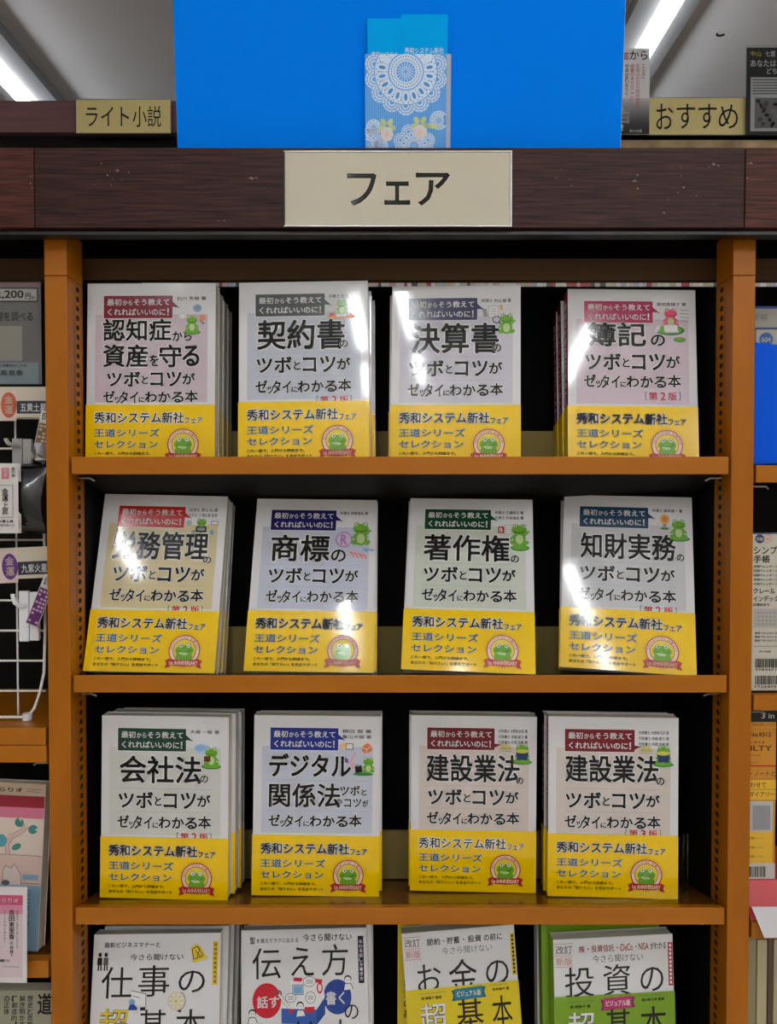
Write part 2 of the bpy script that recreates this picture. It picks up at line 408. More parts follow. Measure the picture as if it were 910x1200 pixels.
def frog(a, u, v, s, l=3, body=FROG, pose='sit', lily=False):
    """a simple printed frog about s mm tall, centred on (u, v)"""
    if lily:
        a.ell(u, v + s * .46, s * .48, s * .13, FROGD, l); a.ell(u, v + s * .44, s * .42, s * .09, FROG, l + .3)
    a.ell(u, v + s * .16, s * .25, s * .30, body, l + .5)
    a.ell(u - s * .24, v + s * .34, s * .13, s * .09, body, l + .4, 20); a.ell(u + s * .24, v + s * .34, s * .13, s * .09, body, l + .4, -20)
    a.line([(u - s * .2, v + .02 * s), (u - s * .34, v + s * .2)], s * .08, body, l + .6)
    if pose == 'wave': a.line([(u + s * .2, v + .02 * s), (u + s * .38, v - s * .16)], s * .08, body, l + .6)
    else: a.line([(u + s * .2, v + .02 * s), (u + s * .34, v + s * .2)], s * .08, body, l + .6)
    a.ell(u, v + s * .18, s * .15, s * .2, FROGL, l + .8)
    a.ell(u, v - s * .2, s * .30, s * .2, body, l + 1)
    for d in (-1, 1):
        a.ell(u + d * s * .16, v - s * .38, s * .1, s * .1, body, l + 1.1)
        a.ell(u + d * s * .16, v - s * .39, s * .065, s * .065, HALO, l + 1.4, k=12)
        a.ell(u + d * s * .15, v - s * .39, s * .03, s * .03, BLACK, l + 1.7, k=8)
    a.line([(u - s * .2, v - s * .14), (u - s * .07, v - s * .09), (u + s * .1, v - s * .1), (u + s * .22, v - s * .16)], s * .02, BLACK, l + 1.4)

TSUBO = [('ツボ', 0, 0, .375, 1), ('と', .395, .28, .47, .83), ('コツ', .492, 0, .843, 1), ('が', .855, .12, 1, .85)]
ZETTAI = [('ゼ', 0, .02, .125, .93), ('ッ', .125, .47, .19, 1), ('タイ', .175, .05, .372, 1), ('に', .376, .52, .44, .92), ('わか', .44, .1, .712, .93), ('る', .722, .12, .85, .95), ('本', .86, 0, 1, .9)]

def lay_line(a, segs, box, mat, wt, l, grow=0):
    u0, v0, u1, v1 = box
    for s, x0, y0, x1, y1 in segs:
        a.text(s, u0 + x0 * (u1 - u0), v0 + y0 * (v1 - v0), u0 + x1 * (u1 - u0), v0 + y1 * (v1 - v0), mat, wt, l, grow)

BALLOON = {}
def balloon_art(W, H, y0, mat, tail=1, v=14.3):
    a = Art(W, H, y0); u0, v1, u1 = 19, v + 26, 98.5; vm = v + 8
    a.rect(u0 - .8, v - .8, u1 + .8, v1 + .8, HALO, 1)
    a.rect(u0, v, u1, v1, mat, 2)
    if tail > 0: a.poly([(u1 - .1, v + 7), (u1 + 8.5, v + 14.5), (u1 + 4, v + 13.2), (u1 - .1, v + 13)], mat, 2)
    elif tail < 0: a.poly([(u1 - .1, v + 18), (u1 + 5, v + 19), (u1 + 9, v + 19), (u1 - .1, v + 23)], mat, 2)
    a.text('最初', u0 + 3.8, v + 3.6, u0 + 20.5, v + 11.3, HALO, .018, 3)
    a.text('から', u0 + 22, v + 5, u0 + 33, v + 11, HALO, .02, 3)
    a.text('そう教えて', u0 + 34.5, v + 3.6, u0 + 76, v + 11.3, HALO, .02, 3)
    a.text('くれればいいのに', u0 + 4.5, v + 14.8, u0 + 71.5, v + 22.8, HALO, .024, 3)
    a.text('！', u0 + 73.3, v + 14.6, u0 + 75.3, v + 22.8, HALO, .02, 3)
    return a

def band_mesh_cache():
    a = Art(.148, .210, -0.0011)
    for s, box in (('秀和システム新社', (9.5, 148.2, 112.8, 161)), ('フェア', (114, 154.5, 133.5, 161.3))):
        a.text(s, *box, HALO, .012, 1, .07)
        a.text(s, *box, BLACK, .014, 2)
    for s, box in (('王道シリーズ', (9.5, 167.2, 85, 176.6)), ('セレクション', (9.8, 180.8, 83, 189.4))):
        a.text(s, *box, HALO, .01, 1, .025)
        a.text(s, *box, BLUEINK, .016, 2)
    a.text('これ一冊で、入門から詳細まで。', 9.8, 193.8, 74.5, 197.4, BLACK, .015, 1)
    a.text('あなたの「知りたい」を完全サポート', 9.8, 199.9, 83.5, 203.6, BLACK, .015, 1)
    me = a.mesh('band_lettering')
    e = Art(.148, .210, -0.0011); cu, cv = 112, 185
    e.ell(cu, cv, 18, 18, SEALRED, 1, k=36); e.ell(cu, cv, 16.8, 16.8, SEALCREAM, 1.6, k=36)
    e.ell(cu, cv, 13.4, 13.4, SEALRED, 2.2, k=32); e.ell(cu, cv, 12.6, 12.6, M('seal_yellow_ink', (236, 206, 60), .25, 1.0), 2.8, k=32)
    txt = 'SHUWASYSTEM SHINSHA'
    for i, ch in enumerate(txt):
        if ch == ' ': continue
        t = R(-172 + 164 * i / (len(txt) - 1)); c, s_ = math.cos(t), math.sin(t)
        def xf(U, V, c=c, s_=s_):
            return cu + 15.1 * c + U * -s_ - V * -c * -1 * 1, cv + 15.1 * s_ + U * c + V * -s_ * -1 * -1 * -1
        def xf(U, V, c=c, s_=s_):   # U along the tangent, V inwards
            return cu + (15.1 - V) * c - U * s_, cv + (15.1 - V) * s_ + U * c
        e.text(ch, -.8, -1.1, .8, 1.1, SEALRED, .02, 2.4, xf=xf)
    for i in range(22):
        t = R(-175 + 170 * i / 21); r0 = 19.2 + (i % 2) * .6
        e.line([(cu + r0 * math.cos(t), cv + r0 * math.sin(t)), (cu + (r0 + .9) * math.cos(t), cv + (r0 + .9) * math.sin(t))], .5, M('gold_tick_ink', (150, 110, 20), .3, 1.0), 1)
    # frog head and shoulders in the middle of the seal
    e.ell(cu, cv + 7, 9.5, 5.6, FROG, 3.2); e.ell(cu, cv, 10.4, 6.2, FROG, 3.4)
    for d in (-1, 1):
        e.ell(cu + d * 4.4, cv - 5.2, 3.1, 3.1, FROG, 3.5, k=16); e.ell(cu + d * 4.4, cv - 5.4, 2.2, 2.2, HALO, 3.9, k=14)
        e.ell(cu + d * 4.2, cv - 5.3, .95, .95, BLACK, 4.3, k=10)
    e.ell(cu - 1, cv + 3.2, 5.2, 2.0, FROGL, 3.8, 8); e.line([(cu - 7, cv + .4), (cu - 2, cv + 2), (cu + 4, cv + 1.4), (cu + 8, cv - .8)], .5, BLACK, 4)
    # ribbon
    RB = M('ribbon_red_ink', (186, 38, 36), .25, 1.0)
    e.poly([(91, 196), (97, 195), (97, 203.5), (91, 205), (93, 200.5)], SEALRED, 3.6); e.poly([(133, 196), (127, 195), (127, 203.5), (133, 205), (131, 200.5)], SEALRED, 3.6)
    top = [(94 + 36 * i / 8, 194.2 + 1.4 * (1 - ((i - 4) / 4) ** 2)) for i in range(9)]
    e.poly(top + [(u, v + 7.2) for u, v in top[::-1]], RB, 4.2)
    e.text('1st ANNIVERSARY', 96, 196.6, 128, 201.4, SEALCREAM, .03, 5)
    for d in (-3, 0, 3): e.ell(cu + d, 204.4, .5, .5, SEALRED, 4.6, k=6)
    return me, e.mesh('anniversary_emblem')
BAND_TXT, BAND_SEAL = band_mesh_cache()

PAGEM = {}; BANDM = {}; COVM = {}
def page_mesh(W, H, T):
    k = (W, H, T)
    if k not in PAGEM:
        g = G(); g.box(-W / 2 + .0007, W / 2 - .0006, .0006, T - .0006, .0008, H - .0008, PAGE); PAGEM[k] = g.mesh('page_block')
    return PAGEM[k]
def cover_mesh(W, H, T, spine, front=None):
    k = (W, H, T, spine.name, front.name if front else '')
    if k not in COVM:
        g = G(); g.prism_z(unwrap_cover(W, H, T), 0, H, front or WHITE, {7: spine}); COVM[k] = g.mesh('cover')
    return COVM[k]
def band_mesh(W, T, h):
    k = (W, T, h)
    if k not in BANDM:
        g = G(); e = .0006; x0, x1 = -W / 2, W / 2
        prof = [(x0 - e, -e), (x1 + .0002, -e), (x1 + .0002, -.0001), (x0 - .0001, -.0001), (x0 - .0001, T + .0001), (x1 + .0002, T + .0001), (x1 + .0002, T + e), (x0 - e, T + e)]
        g.prism_z(prof, .0002, h, YEL); BANDM[k] = g.mesh('paper_band')
    return BANDM[k]

def book(label, pose, spine, W=.148, H=.210, T=.017, band=.0705, front=None, group=None, spine_text=None):
    x, y, z, yaw, lean, roll = pose
    t = thing('book', label, 'book', (x, y, z), group=group)
    from mathutils import Matrix
    m = Matrix.Rotation(R(yaw), 3, 'Z') @ Matrix.Rotation(-R(lean), 3, 'X') @ Matrix.Rotation(R(roll), 3, 'Y')
    t.rotation_euler = m.to_euler()
    c = link('cover', cover_mesh(W, H, T, spine, front), t)
    link('page_block', page_mesh(W, H, T), t)
    bd = link('paper_band', band_mesh(W, T, band), t) if band else None
    if spine_text:
        a = Art(W, H, 0)
        for i, ch in enumerate(spine_text):
            V, F, _ = glyphs(ch, .02)
            vs = [(-W / 2 - .0003, T / 2 + (.5 - p[0]) * .009, H - .014 - i * .0105 - (1 - p[1]) * .009) for p in V.tolist()]
            a.add(vs, F, HALO)
        a.build('spine_lettering', c)
    return t, c, bd

def author(a, lines, u0, v, u1=137):
    for i, s in enumerate(lines):
        a.text(s, u0, v + i * 6.6, u1, v + i * 6.6 + 4.2, BLACK, .005, 1)

def edition(a, n, u0=88.5, v0=133.6):
    a.text('［', u0, v0, u0 + 2, v0 + 9.5, BLACK, 0, 1)
    a.text('第', u0 + 4, v0, u0 + 14, v0 + 9.5, REDINK, .02, 1); a.text(n, u0 + 17.2, v0, u0 + 23, v0 + 9.5, REDINK, .02, 1); a.text('版', u0 + 26, v0, u0 + 36, v0 + 9.5, REDINK, .02, 1)
    a.text('］', u0 + 38, v0, u0 + 40, v0 + 9.5, BLACK, 0, 1)

TITLE_WT = .022
def put(a, s, box, wt=TITLE_WT):
    d = 2.2 if s == 'の' else 0
    wt = wt if s in 'のからをるデジタル' else .017
    a.text(s, *box, HALO, wt, 2 + d, .04)
    a.text(s, *box, BLACK, wt, 3 + d)

COMMON = {}
def common_title():
    """the two lower title lines shared by the series, at their usual place"""
    if 'a' not in COMMON:
        a = Art(.148, .210, 0)
        for seg, box in ((TSUBO, (20.2, 87.3, 127.3, 106.2)), (ZETTAI, (18.9, 114, 128.3, 130))):
            lay_line(a, seg, box, HALO, TITLE_WT, 2, .045); lay_line(a, seg, box, BLACK, TITLE_WT, 3)
        a.line([(19, 83.4), (129, 83.4)], .25, GREYINK, 1.5); a.line([(19, 110.4), (129, 110.4)], .25, GREYINK, 1.5)
        COMMON['a'] = a
    return COMMON['a']

def series_book(key, label, pose, callpx, tintpx, title, auth, ed=None, art=None, copies=(), group=None, tail=1, own_lines=None, spine_text=None, tilt=T1, zsh=1.544, band=.0705, T=.017, short='', edv=133.6):
    spine = ink('spine_' + key, callpx); tint = M('tint_' + key, tintpx, .06, .95)
    t, c, bd = book(label, pose, spine, T=T, group=group, spine_text=spine_text, band=band)
    a = Art(.148, .210, 0)
    a.rect(9.5, 36, 139, 137, tint, .7)
    for s, box in title: put(a, s, box)
    if own_lines is None:
        cm = common_title(); off = a.n
        for m in cm.mats: a.mi(m)
        a.v.extend(cm.v); a.n += cm.n
        idx = [a.mi(m) for m in cm.mats]
        a.f.extend([[k + off for k in f] for f in cm.f]); a.m.extend([idx[i] for i in cm.m])
    else:
        own_lines(a)
    author(a, auth, 103, 15.5)
    if ed: edition(a, ed, v0=edv)
    a.build('title_lettering', c)
    balloon_art(.148, .210, 0, spine, tail).build('speech_balloon', c)
    ar = Art(.148, .210, 0); art(ar); ar.build('frog_illustration', c)
    link('band_lettering', BAND_TXT, bd, loc=(0, 0, band - .0705)); link('anniversary_emblem', BAND_SEAL, bd, loc=(0, 0, band - .0705))
    # further copies stacked behind
    x, y, z, yaw, lean, roll = pose
    nx, ny, nz = -math.sin(R(yaw)) * math.cos(R(lean)), math.cos(R(yaw)) * math.cos(R(lean)), -math.sin(R(lean))
    words = ['second', 'third', 'fourth', 'fifth']
    for i, (dx, dz, dyaw) in enumerate(copies):
        d = (T + .0016) * (i + 1)
        yy = y + ny * d
        raise_ = max(0, T * (math.sin(R(lean)) - math.cos(R(lean)) * math.tan(tilt)))
        zz = zsh - math.tan(tilt) * yy + raise_ + .0006 + dz
        book('%s copy behind the %s' % (words[i], short), (x + nx * d + dx, yy, zz, yaw + dyaw, lean, roll * .3), spine, T=T, group=group, spine_text=spine_text, band=band)
    return t

def art11(a):
    frog(a, 121, 47, 21, lily=True)
    a.ell(127, 29, 5, 4.5, SKYINK, 1); a.ell(127, 28.5, 2.8, 2.6, GREYINK, 2); a.ell(110, 38, 4.5, 3.2, HALO, 1); a.ring(110, 38, 3, 3.4, GREYINK, 2)
    a.ell(133, 40, 3.5, 3.5, ORANGE, 1); a.line([(130, 43), (135, 47)], .8, BLACK, 2)
def art12(a):
    frog(a, 118, 31, 19); a.rect(103, 40, 133, 43.5, ORANGE, 6); a.rect(112, 38.8, 123, 42, HALO, 6.5); a.rect(104, 38, 109, 40.5, REDINK, 6.5); a.rect(126, 38.5, 130, 41, REDINK, 6.5)
def art13(a):
    frog(a, 132, 45, 26, pose='wave'); a.poly([(111.5, 24.5), (122.5, 23.5), (123.2, 37), (112, 38)], HALO, 1); a.frame(111.5, 24, 122.8, 37.6, .5, GREYINK, 2)
    for k in range(3): a.line([(114, 27.5 + 3 * k), (120, 27.2 + 3 * k)], .6, GREYINK, 2.5)
    a.poly([(104, 28), (109, 27), (111, 36), (106, 37)], GREYINK, 2); a.ring(120.5, 40, 3.6, 4.5, BLACK, 3); a.line([(123.5, 43), (127, 47)], 1.2, BLACK, 3)
    a.ell(126, 26, 2, 3.5, M('ochre_ink', (216, 180, 120), .3, 1.0), 1)
def art14(a):
    pk = M('pink_frog_ink', (226, 70, 110), .2, 1.0)
    a.ell(118, 49, 17, 6, FROGD, 1.2); a.ell(117, 48.4, 14.5, 4.6, FROG, 1.5); a.ell(129, 60, 7, 3, FROGD, 1.2); a.ell(129, 59.6, 5.6, 2.1, FROG, 1.5)
    frog(a, 119, 34, 25, 3, pk); a.poly([(110, 42), (126, 42), (128, 52), (112, 52)], HALO, 7); a.frame(110.5, 42.3, 127, 51.6, .5, GREYINK, 7.3); a.ell(103.5, 47, 3, 4.6, HALO, 6.6, 30); a.ring(103.5, 47, 2.2, 2.7, GREYINK, 7)
    for k in range(4): a.line([(130, 24 + 4.4 * k), (140, 25 + 4.4 * k)], .9, GREYINK, 1)
def art21(a):
    frog(a, 119, 37, 20); a.rect(113, 38, 125, 45, BLACK, 6.5); a.rect(114.5, 39.4, 123.5, 43.4, GREYINK, 7)
    a.ell(104, 34, 3.4, 3.4, GREYINK, 1); a.ring(104, 34, 1.6, 2.2, HALO, 2); a.rect(130, 31, 139, 36, GREYINK, 1); a.rect(131, 32, 138, 35, HALO, 2); a.rect(108, 43, 112, 48, GREYINK, 2); a.ell(132, 45, 2.6, 3, SKYINK, 2)
def art22(a):
    frog(a, 129, 44, 32, pose='wave')
    pu = M('violet_ink', (176, 130, 190), .2, 1.0); a.ell(108.6, 51.4, 9.7, 10, M('pale_violet_ink', (214, 190, 220), .2, 1.0), 1, k=28); a.ring(108.6, 51.4, 8.4, 9.9, pu, 2)
    a.text('R', 104.6, 45, 112.6, 58, pu, .03, 2)
    a.poly([(131, 62), (146, 63), (144, 66), (139, 64.5), (137, 67), (133, 64.5)], SKYINK, 1)
    for k in range(4): a.poly([(114 + 5.5 * k, 66 + k), (119 + 5 * k, 66.5 + k), (123 + 5 * k, 73.5 + k * .7), (120.5 + 5 * k, 73 + k * .7), (118 + 5 * k, 69 + k)], M('coral_ink', (230, 110, 100), .2, 1.0), 1)
def art23(a):
    frog(a, 132, 46, 30, pose='wave'); a.ell(132.6, 62.3, 11, 4, FROGD, 1); a.ell(132.6, 61.9, 9.4, 2.8, FROG, 1.4)
    a.rect(107, 35.5, 114, 44, REDINK, 1); a.text('B', 108.4, 37, 112.6, 42.4, HALO, .03, 2); a.rect(115, 33.5, 123, 45, HALO, 1); a.frame(115, 33.5, 123, 45, .5, GREYINK, 2)
    for k in range(3): a.line([(116.6, 36.5 + 2.7 * k), (121.4, 36.5 + 2.7 * k)], .6, GREYINK, 2)
def art24(a):
    frog(a, 132.5, 40, 26, lily=True); a.ell(117, 28, 5.6, 6.2, M('bulb_ochre_ink', (230, 190, 90), .2, 1.0), 1); a.ell(117, 28, 3.2, 4, ORANGE, 1.6); a.rect(115, 33.5, 119, 37.5, GREYINK, 2); a.ell(117, 39.6, 5, 1.5, FROGD, 1)
def art31(a):
    a.ell(117, 37, 10, 6, M('pale_blue_ink', (176, 202, 230), .2, 1.0), 1); a.ell(115, 36, 6, 4, M('blue_mist_ink', (140, 180, 222), .2, 1.0), 1.5)
    frog(a, 128, 46, 24, lily=True); a.rect(119.5, 45, 127, 51.5, M('brown_case_ink', (110, 54, 30), .2, 1.0), 7)
def art32(a):
    frog(a, 134, 57, 20); a.ell(128, 67.5, 12, 2, FROGD, 2.5); a.poly([(118, 58), (126, 57), (127, 65), (119, 66)], BLACK, 6); a.ell(121, 57.4, 3, 1.2, GREYINK, 6.4)
    a.poly([(104, 47), (110, 50), (111, 55), (105, 53.5)], M('violet_ink2', (120, 90, 170), .2, 1.0), 1); a.line([(112, 56), (116, 48), (119, 43)], 2, M('pink_ink', (226, 160, 180), .2, 1.0), 1); a.line([(114, 62), (117, 54)], 3, M('pink_ink', (226, 160, 180), .2, 1.0), 1)
    a.poly([(99, 34), (106, 30.5), (110, 33), (110, 38), (101, 38.5)], M('peach_ink', (240, 196, 150), .2, 1.0), 1); a.rect(107.5, 32, 116, 39, HALO, 1.6); a.frame(107.5, 32, 116, 39, .6, BLACK, 2)
    a.poly([(126, 36), (132, 31), (137.5, 34), (138, 40), (131, 44), (126.5, 41)], ORANGE, 1); a.line([(126, 36), (132, 38.5), (137.5, 34)], .6, HALO, 2); a.line([(132, 38.5), (131.5, 44)], .6, HALO, 2)
def art33(a):
    a.ell(111.5, 37, 6.2, 4.4, M('helmet_ochre_ink', (206, 196, 130), .2, 1.0), 1, t0=180, t1=360); a.ell(111.5, 38, 7.8, 2, M('straw_ink', (190, 176, 100), .2, 1.0), 1.4); a.line([(104, 41), (118, 41.5)], .8, GREYINK, 1.6); a.ring(108, 35, 1.6, 2, GREYINK, 2)
    frog(a, 131, 43, 24, lily=True); a.poly([(123.5, 41), (138.5, 41), (137, 51.5), (125, 51.5)], M('drum_blue_ink', (40, 60, 110), .2, 1.0), 7); a.ell(131, 41, 7.6, 2.4, M('drum_top_ink', (212, 210, 90), .2, 1.0), 7.4)

NAVY = (44, 42, 92); DGREEN = (34, 78, 48)
G1 = 'face-out stacks on the upper shelf'; G2 = 'face-out stacks on the middle shelf'; G3 = 'face-out stacks on the third shelf'
def lines11(a):
    for seg, box in ((TSUBO, (23.5, 101.3, 125, 118.8)), (ZETTAI, (19, 123.2, 128.5, 138))):
        lay_line(a, seg, box, HALO, TITLE_WT, 2, .045); lay_line(a, seg, box, BLACK, TITLE_WT, 3)
def lines14(a):
    for seg, box in ((TSUBO, (20, 77, 128.8, 97)), (ZETTAI, (18, 102, 129.7, 118.6))):
        lay_line(a, seg, box, HALO, TITLE_WT, 2, .045); lay_line(a, seg, box, BLACK, TITLE_WT, 3)
def lines32(a):
    for seg, box in (([('ツボ', 0, 0, .74, 1), ('と', .8, .35, 1, .95)], (101.4, 81, 132.5, 92.6)), ([('コツ', 0, 0, .72, 1), ('が', .76, .15, 1, .95)], (106, 96, 134.2, 106)), ([('の', 0, 0, 1, 1)], (96.5, 97, 103.8, 102.6)), (ZETTAI, (17.9, 115.2, 127, 130.2))):
        lay_line(a, seg, box, HALO, TITLE_WT, 2, .045); lay_line(a, seg, box, BLACK, TITLE_WT, 3)
    a.line([(17, 75.5), (134, 75.5)], .25, GREYINK, 1.5); a.line([(17, 111), (134, 111)], .25, GREYINK, 1.5)

S1 = dict(tilt=T1, zsh=1.5441, group=G1); S2 = dict(tilt=T2, zsh=1.3037, group=G2); S3 = dict(tilt=T3, zsh=1.0452, group=G3)
series_book('dementia', 'white book titled 認知症から資産を守る, dark red balloon, four title lines', (-.2841, .0363, 1.5350, -1.39, 2.1, .11), (136, 28, 52), (206, 190, 200),
    [('認知症', (18.2, 40.8, 97.2, 66.5)), ('から', (98.6, 55, 120.8, 66.6)), ('資産', (18.5, 70.3, 70.4, 96.6)), ('を', (72.3, 82.2, 82.7, 95.6)), ('守', (83.3, 70.5, 109.4, 96.7)), ('る', (110, 71.7, 129.9, 95.7))],
    ['石川 秀樹 著'], art=art11, own_lines=lines11, copies=((0, 0, .3), (.001, .0, -.4), (.0015, 0, .5)), short='dark red balloon book at the left end of the upper shelf', **S1)
series_book('contract', 'white book titled 契約書, grey balloon under a light reflection', (-.1073, .0261, 1.5382, -.88, 5.4, -.77), (84, 92, 92), (196, 202, 214),
    [('契約書', (21.1, 44.5, 121.1, 79.3)), ('の', (115, 69.4, 124.8, 77.7))], ['弁護士 飯田 勇 著'], ed='2', art=art12, copies=((.0012, -.001, -.5), (.005, -.002, .4)), short='grey balloon book second on the upper shelf', **S1)
series_book('accounts', 'white book titled 決算書 with navy balloon on the upper shelf', (.064, .0357, 1.5351, -3.37, 4.8, .38), NAVY, (206, 204, 216),
    [('決算書', (22.6, 43.6, 123.3, 79.3)), ('の', (116.2, 68.8, 126, 77.7))], ['税理士 大山 誠 著'], art=art13, copies=((-.003, 0, -.5),), spine_text='決算書のツボとコツ', short='navy balloon book third on the upper shelf', **S1)
series_book('bookkeeping', 'white book titled 簿記, crimson balloon and a pink frog', (.268, .037, 1.5345, -1.5, 7, 1.0), (186, 26, 88), (214, 196, 208),
    [('簿記', (23, 39.9, 90.3, 69)), ('の', (95.5, 54.1, 112, 68))], ['菊地美穂子 著'], ed='2', edv=122.5, art=art14, own_lines=lines14, copies=((-.001, -.001, -.3), (-.002, -.002, -.6)), T=.022, spine_text='簿記のツボとコツがわかる', short='crimson balloon book with the pink frog', **S1)
series_book('labour', 'cream book titled 労務管理 with bright red balloon, tilting right', (-.284, .0276, 1.3005, 1.2, 16.3, 1.3), (196, 36, 32), (218, 204, 160),
    [('労務管理', (16.8, 45.3, 129.4, 79.4)), ('の', (124.3, 74.9, 134.3, 82.8))], ['社労士 青山 弘 著', '社労士 三浦弘美 監修'], ed='2', art=art21, copies=((.001, 0, .3), (.002, 0, -.5)), short='bright red balloon cream book on the middle shelf', **S2)
series_book('trademark', 'white book titled 商標, navy balloon and violet R mark', (-.1029, .0306, 1.3, -.19, 20.36, .76), (40, 36, 104), (198, 204, 222),
    [('商標', (21.1, 45.9, 91.8, 79.5)), ('の', (93.8, 63.9, 111.8, 79.5))], ['弁理士 井高雄太 著'], art=art22, copies=((.003, 0, .5),), short='navy balloon book with the violet R mark', **S2)
series_book('copyright', 'pale green book titled 著作権 with dark green balloon', (.0764, .0105, 1.305, -6.45, 23.58, .73), DGREEN, (206, 214, 200),
    [('著作権', (18.9, 46.8, 120.2, 80.1)), ('の', (121.7, 71.7, 131.3, 80.9))], ['弁護士 三浦和広 著', '弁護士 井高雄太 著'], art=art23, copies=((-.002, 0, -.3),), spine_text='著作権のツボとコツ', short='dark green balloon book on the middle shelf', **S2)
series_book('patent', 'white book titled 知財実務 with slate blue balloon', (.2587, .0265, 1.3015, -12.35, 18.24, 1.3), (34, 74, 106), (206, 208, 212),
    [('知財実務', (20.6, 47.1, 128.7, 79)), ('の', (129.5, 70.5, 138, 79))], ['弁理士 森岡健一 著'], ed='2', art=art24, copies=((-.001, 0, -.3),), spine_text='知財実務のツボとコツ', short='slate blue balloon book on the middle shelf', **S2)
series_book('company', 'white book titled 会社法 with dark green balloon on the third shelf', (-.2703, .0327, 1.0372, -2.19, 1.6, .22), (30, 72, 54), (212, 214, 208),
    [('会社法', (21.2, 45.7, 116.4, 77.3)), ('の', (115.3, 67.2, 124.5, 75.7))], ['大槻 一敬 著'], ed='2', art=art31, copies=((.004, .003, -.5), (.006, .004, .4)), short='dark green balloon book on the third shelf', **S3)
series_book('digital', 'white book titled デジタル関係法 with royal blue balloon', (-.0973, .0448, 1.0342, -.14, 1.57, .7), (32, 54, 150), (200, 206, 222),
    [('デジタル', (18.2, 44.1, 113.5, 71.7)), ('関係法', (18.2, 78.9, 101.5, 107))], ['横田 智 著', '亀山大樹 著'], art=art32, own_lines=lines32, copies=((.003, .001, .3),), short='royal blue balloon book', **S3)
series_book('construction', 'book titled 建設業法 without visible edition mark, left of the two maroon ones', (.0881, .0599, 1.031, -1.9, 0, .24), (118, 24, 38), (216, 204, 198),
    [('建設業法', (18.1, 45.8, 128.1, 78.8)), ('の', (124.1, 72.2, 132.7, 80.2))], ['行政書士 大野裕次郎 著', '行政書士 寺嶋 紫乃 著', '行政書士 片岡 詩織 著'], ed=None, art=art33, tail=-1, copies=((-.002, .001, -.3),), spine_text='建設業法のツボとコツ', short='left one of the two maroon balloon books', band=.0735, **S3)
series_book('construction3', 'book titled 建設業法 with red 第3版 mark, right of the two maroon ones', (.2472, .0377, 1.0361, -3, .1, -.1), (128, 28, 42), (216, 206, 200),
    [('建設業法', (19.4, 44, 125.7, 76)), ('の', (123.2, 69, 132.2, 78))], ['行政書士 大野裕次郎 著', '行政書士 寺嶋 紫乃 著', '行政書士 片岡 詩織 著'], ed='3', edv=130.2, art=art33, tail=-1, copies=((-.002, .001, -.3),), spine_text='建設業法のツボとコツ', short='right one of the two maroon balloon books', band=.0735, **S3)

# ---- lower shelf books
G4 = 'face-out books on the lowest visible shelf'
KH = M('kh_black_ink', (20, 18, 20), .25, 1.0)
KY = M('ochre_yellow_ink', (226, 200, 60), .25, 1.0)
RED2 = M('disc_red_ink', (206, 30, 50), .25, 1.0); BLU2 = M('disc_blue_ink', (34, 66, 150), .25, 1.0)
LINEG = M('thin_grey_ink', (90, 90, 92), .25, 1.0)
SP4 = ink('spine_white', (228, 228, 226))

def copies_behind(n, pose, label, spine, W, H, T, front, offs, group=G4):
    x, y, z, yaw, lean, roll = pose
    for i in range(n):
        d = (T + .0012) * (i + 1); dx, dz = offs[i]
        book(label[i], (x + dx, y + d, z + dz, yaw, lean, roll * .4), spine, W, H, T, None, front, group)

p = (-.2788, .0054, .7832, -.25, 10.9, -.86)
t, c, _ = book('white book titled 仕事の基本 with yellow side label', p, SP4, T=.016, band=None, group=G4)
a = Art(.148, .210, 0)
a.text('最新ビジネスマナーと', 12.6, 8.7, 77.4, 14.6, KH, .012, 1); a.text('今さら聞けない', 43.2, 21.6, 105.1, 28.6, KH, .008, 1)
a.text('仕', 10.9, 35, 46.7, 68.6, KH, 0, 2); a.text('事', 53.7, 33.9, 89.5, 67.1, KH, 0, 2); a.text('の', 100.2, 40, 130.8, 63.4, KH, 0, 2)
a.text('超', 9.7, 79, 44.8, 113, KH, .022, 2); a.text('超', 9.7, 79, 44.8, 113, KY, .006, 3); a.text('基', 55.7, 80.8, 88.5, 114, KH, 0, 2); a.text('本', 98.4, 80.7, 132.6, 114, KH, 0, 2)
a.text('ビジネスマナー大全', 20, 130, 120, 142, KH, .008, 1)
a.build('title_lettering', c)
a = Art(.148, .210, 0); a.rect(139, 9, 145.4, 55.6, KY, 1)
for k in range(9): a.rect(140.6, 11 + 4.9 * k, 143.8, 14.2 + 4.9 * k, M('label_brown_ink', (150, 110, 20), .3, 1.0), 2)
a.build('side_label', c)
a = Art(.148, .210, 0)
for k, (du, cc) in enumerate(((0, KH), (7, LINEG))):       # two small standing figures
    a.ell(8 + du, 22, 2.1, 2.5, KH, 1); a.poly([(5.3 + du, 25), (10.7 + du, 25), (11 + du, 33), (5 + du, 33)], cc, 1); a.line([(6.8 + du, 33), (6.6 + du, 39)], 1.6, KH, 1); a.line([(9.4 + du, 33), (9.8 + du, 39)], 1.6, KH, 1)
a.build('standing_figures', c); a = Art(.148, .210, 0)
a.poly([(113.5, 15), (120, 11), (126, 16), (131, 24), (133.8, 26), (116, 31.5)], KY, 1); a.line([(115, 17), (121, 14), (128, 24), (117, 28), (115, 17)], .8, KH, 2); a.line([(117, 31.5), (134, 27)], 1, KY, 2); a.line([(119, 19), (126, 26)], .7, KH, 2); a.line([(124, 15), (121, 27)], .7, KH, 2)
a.build('triangle_drawing', c); a = Art(.148, .210, 0)
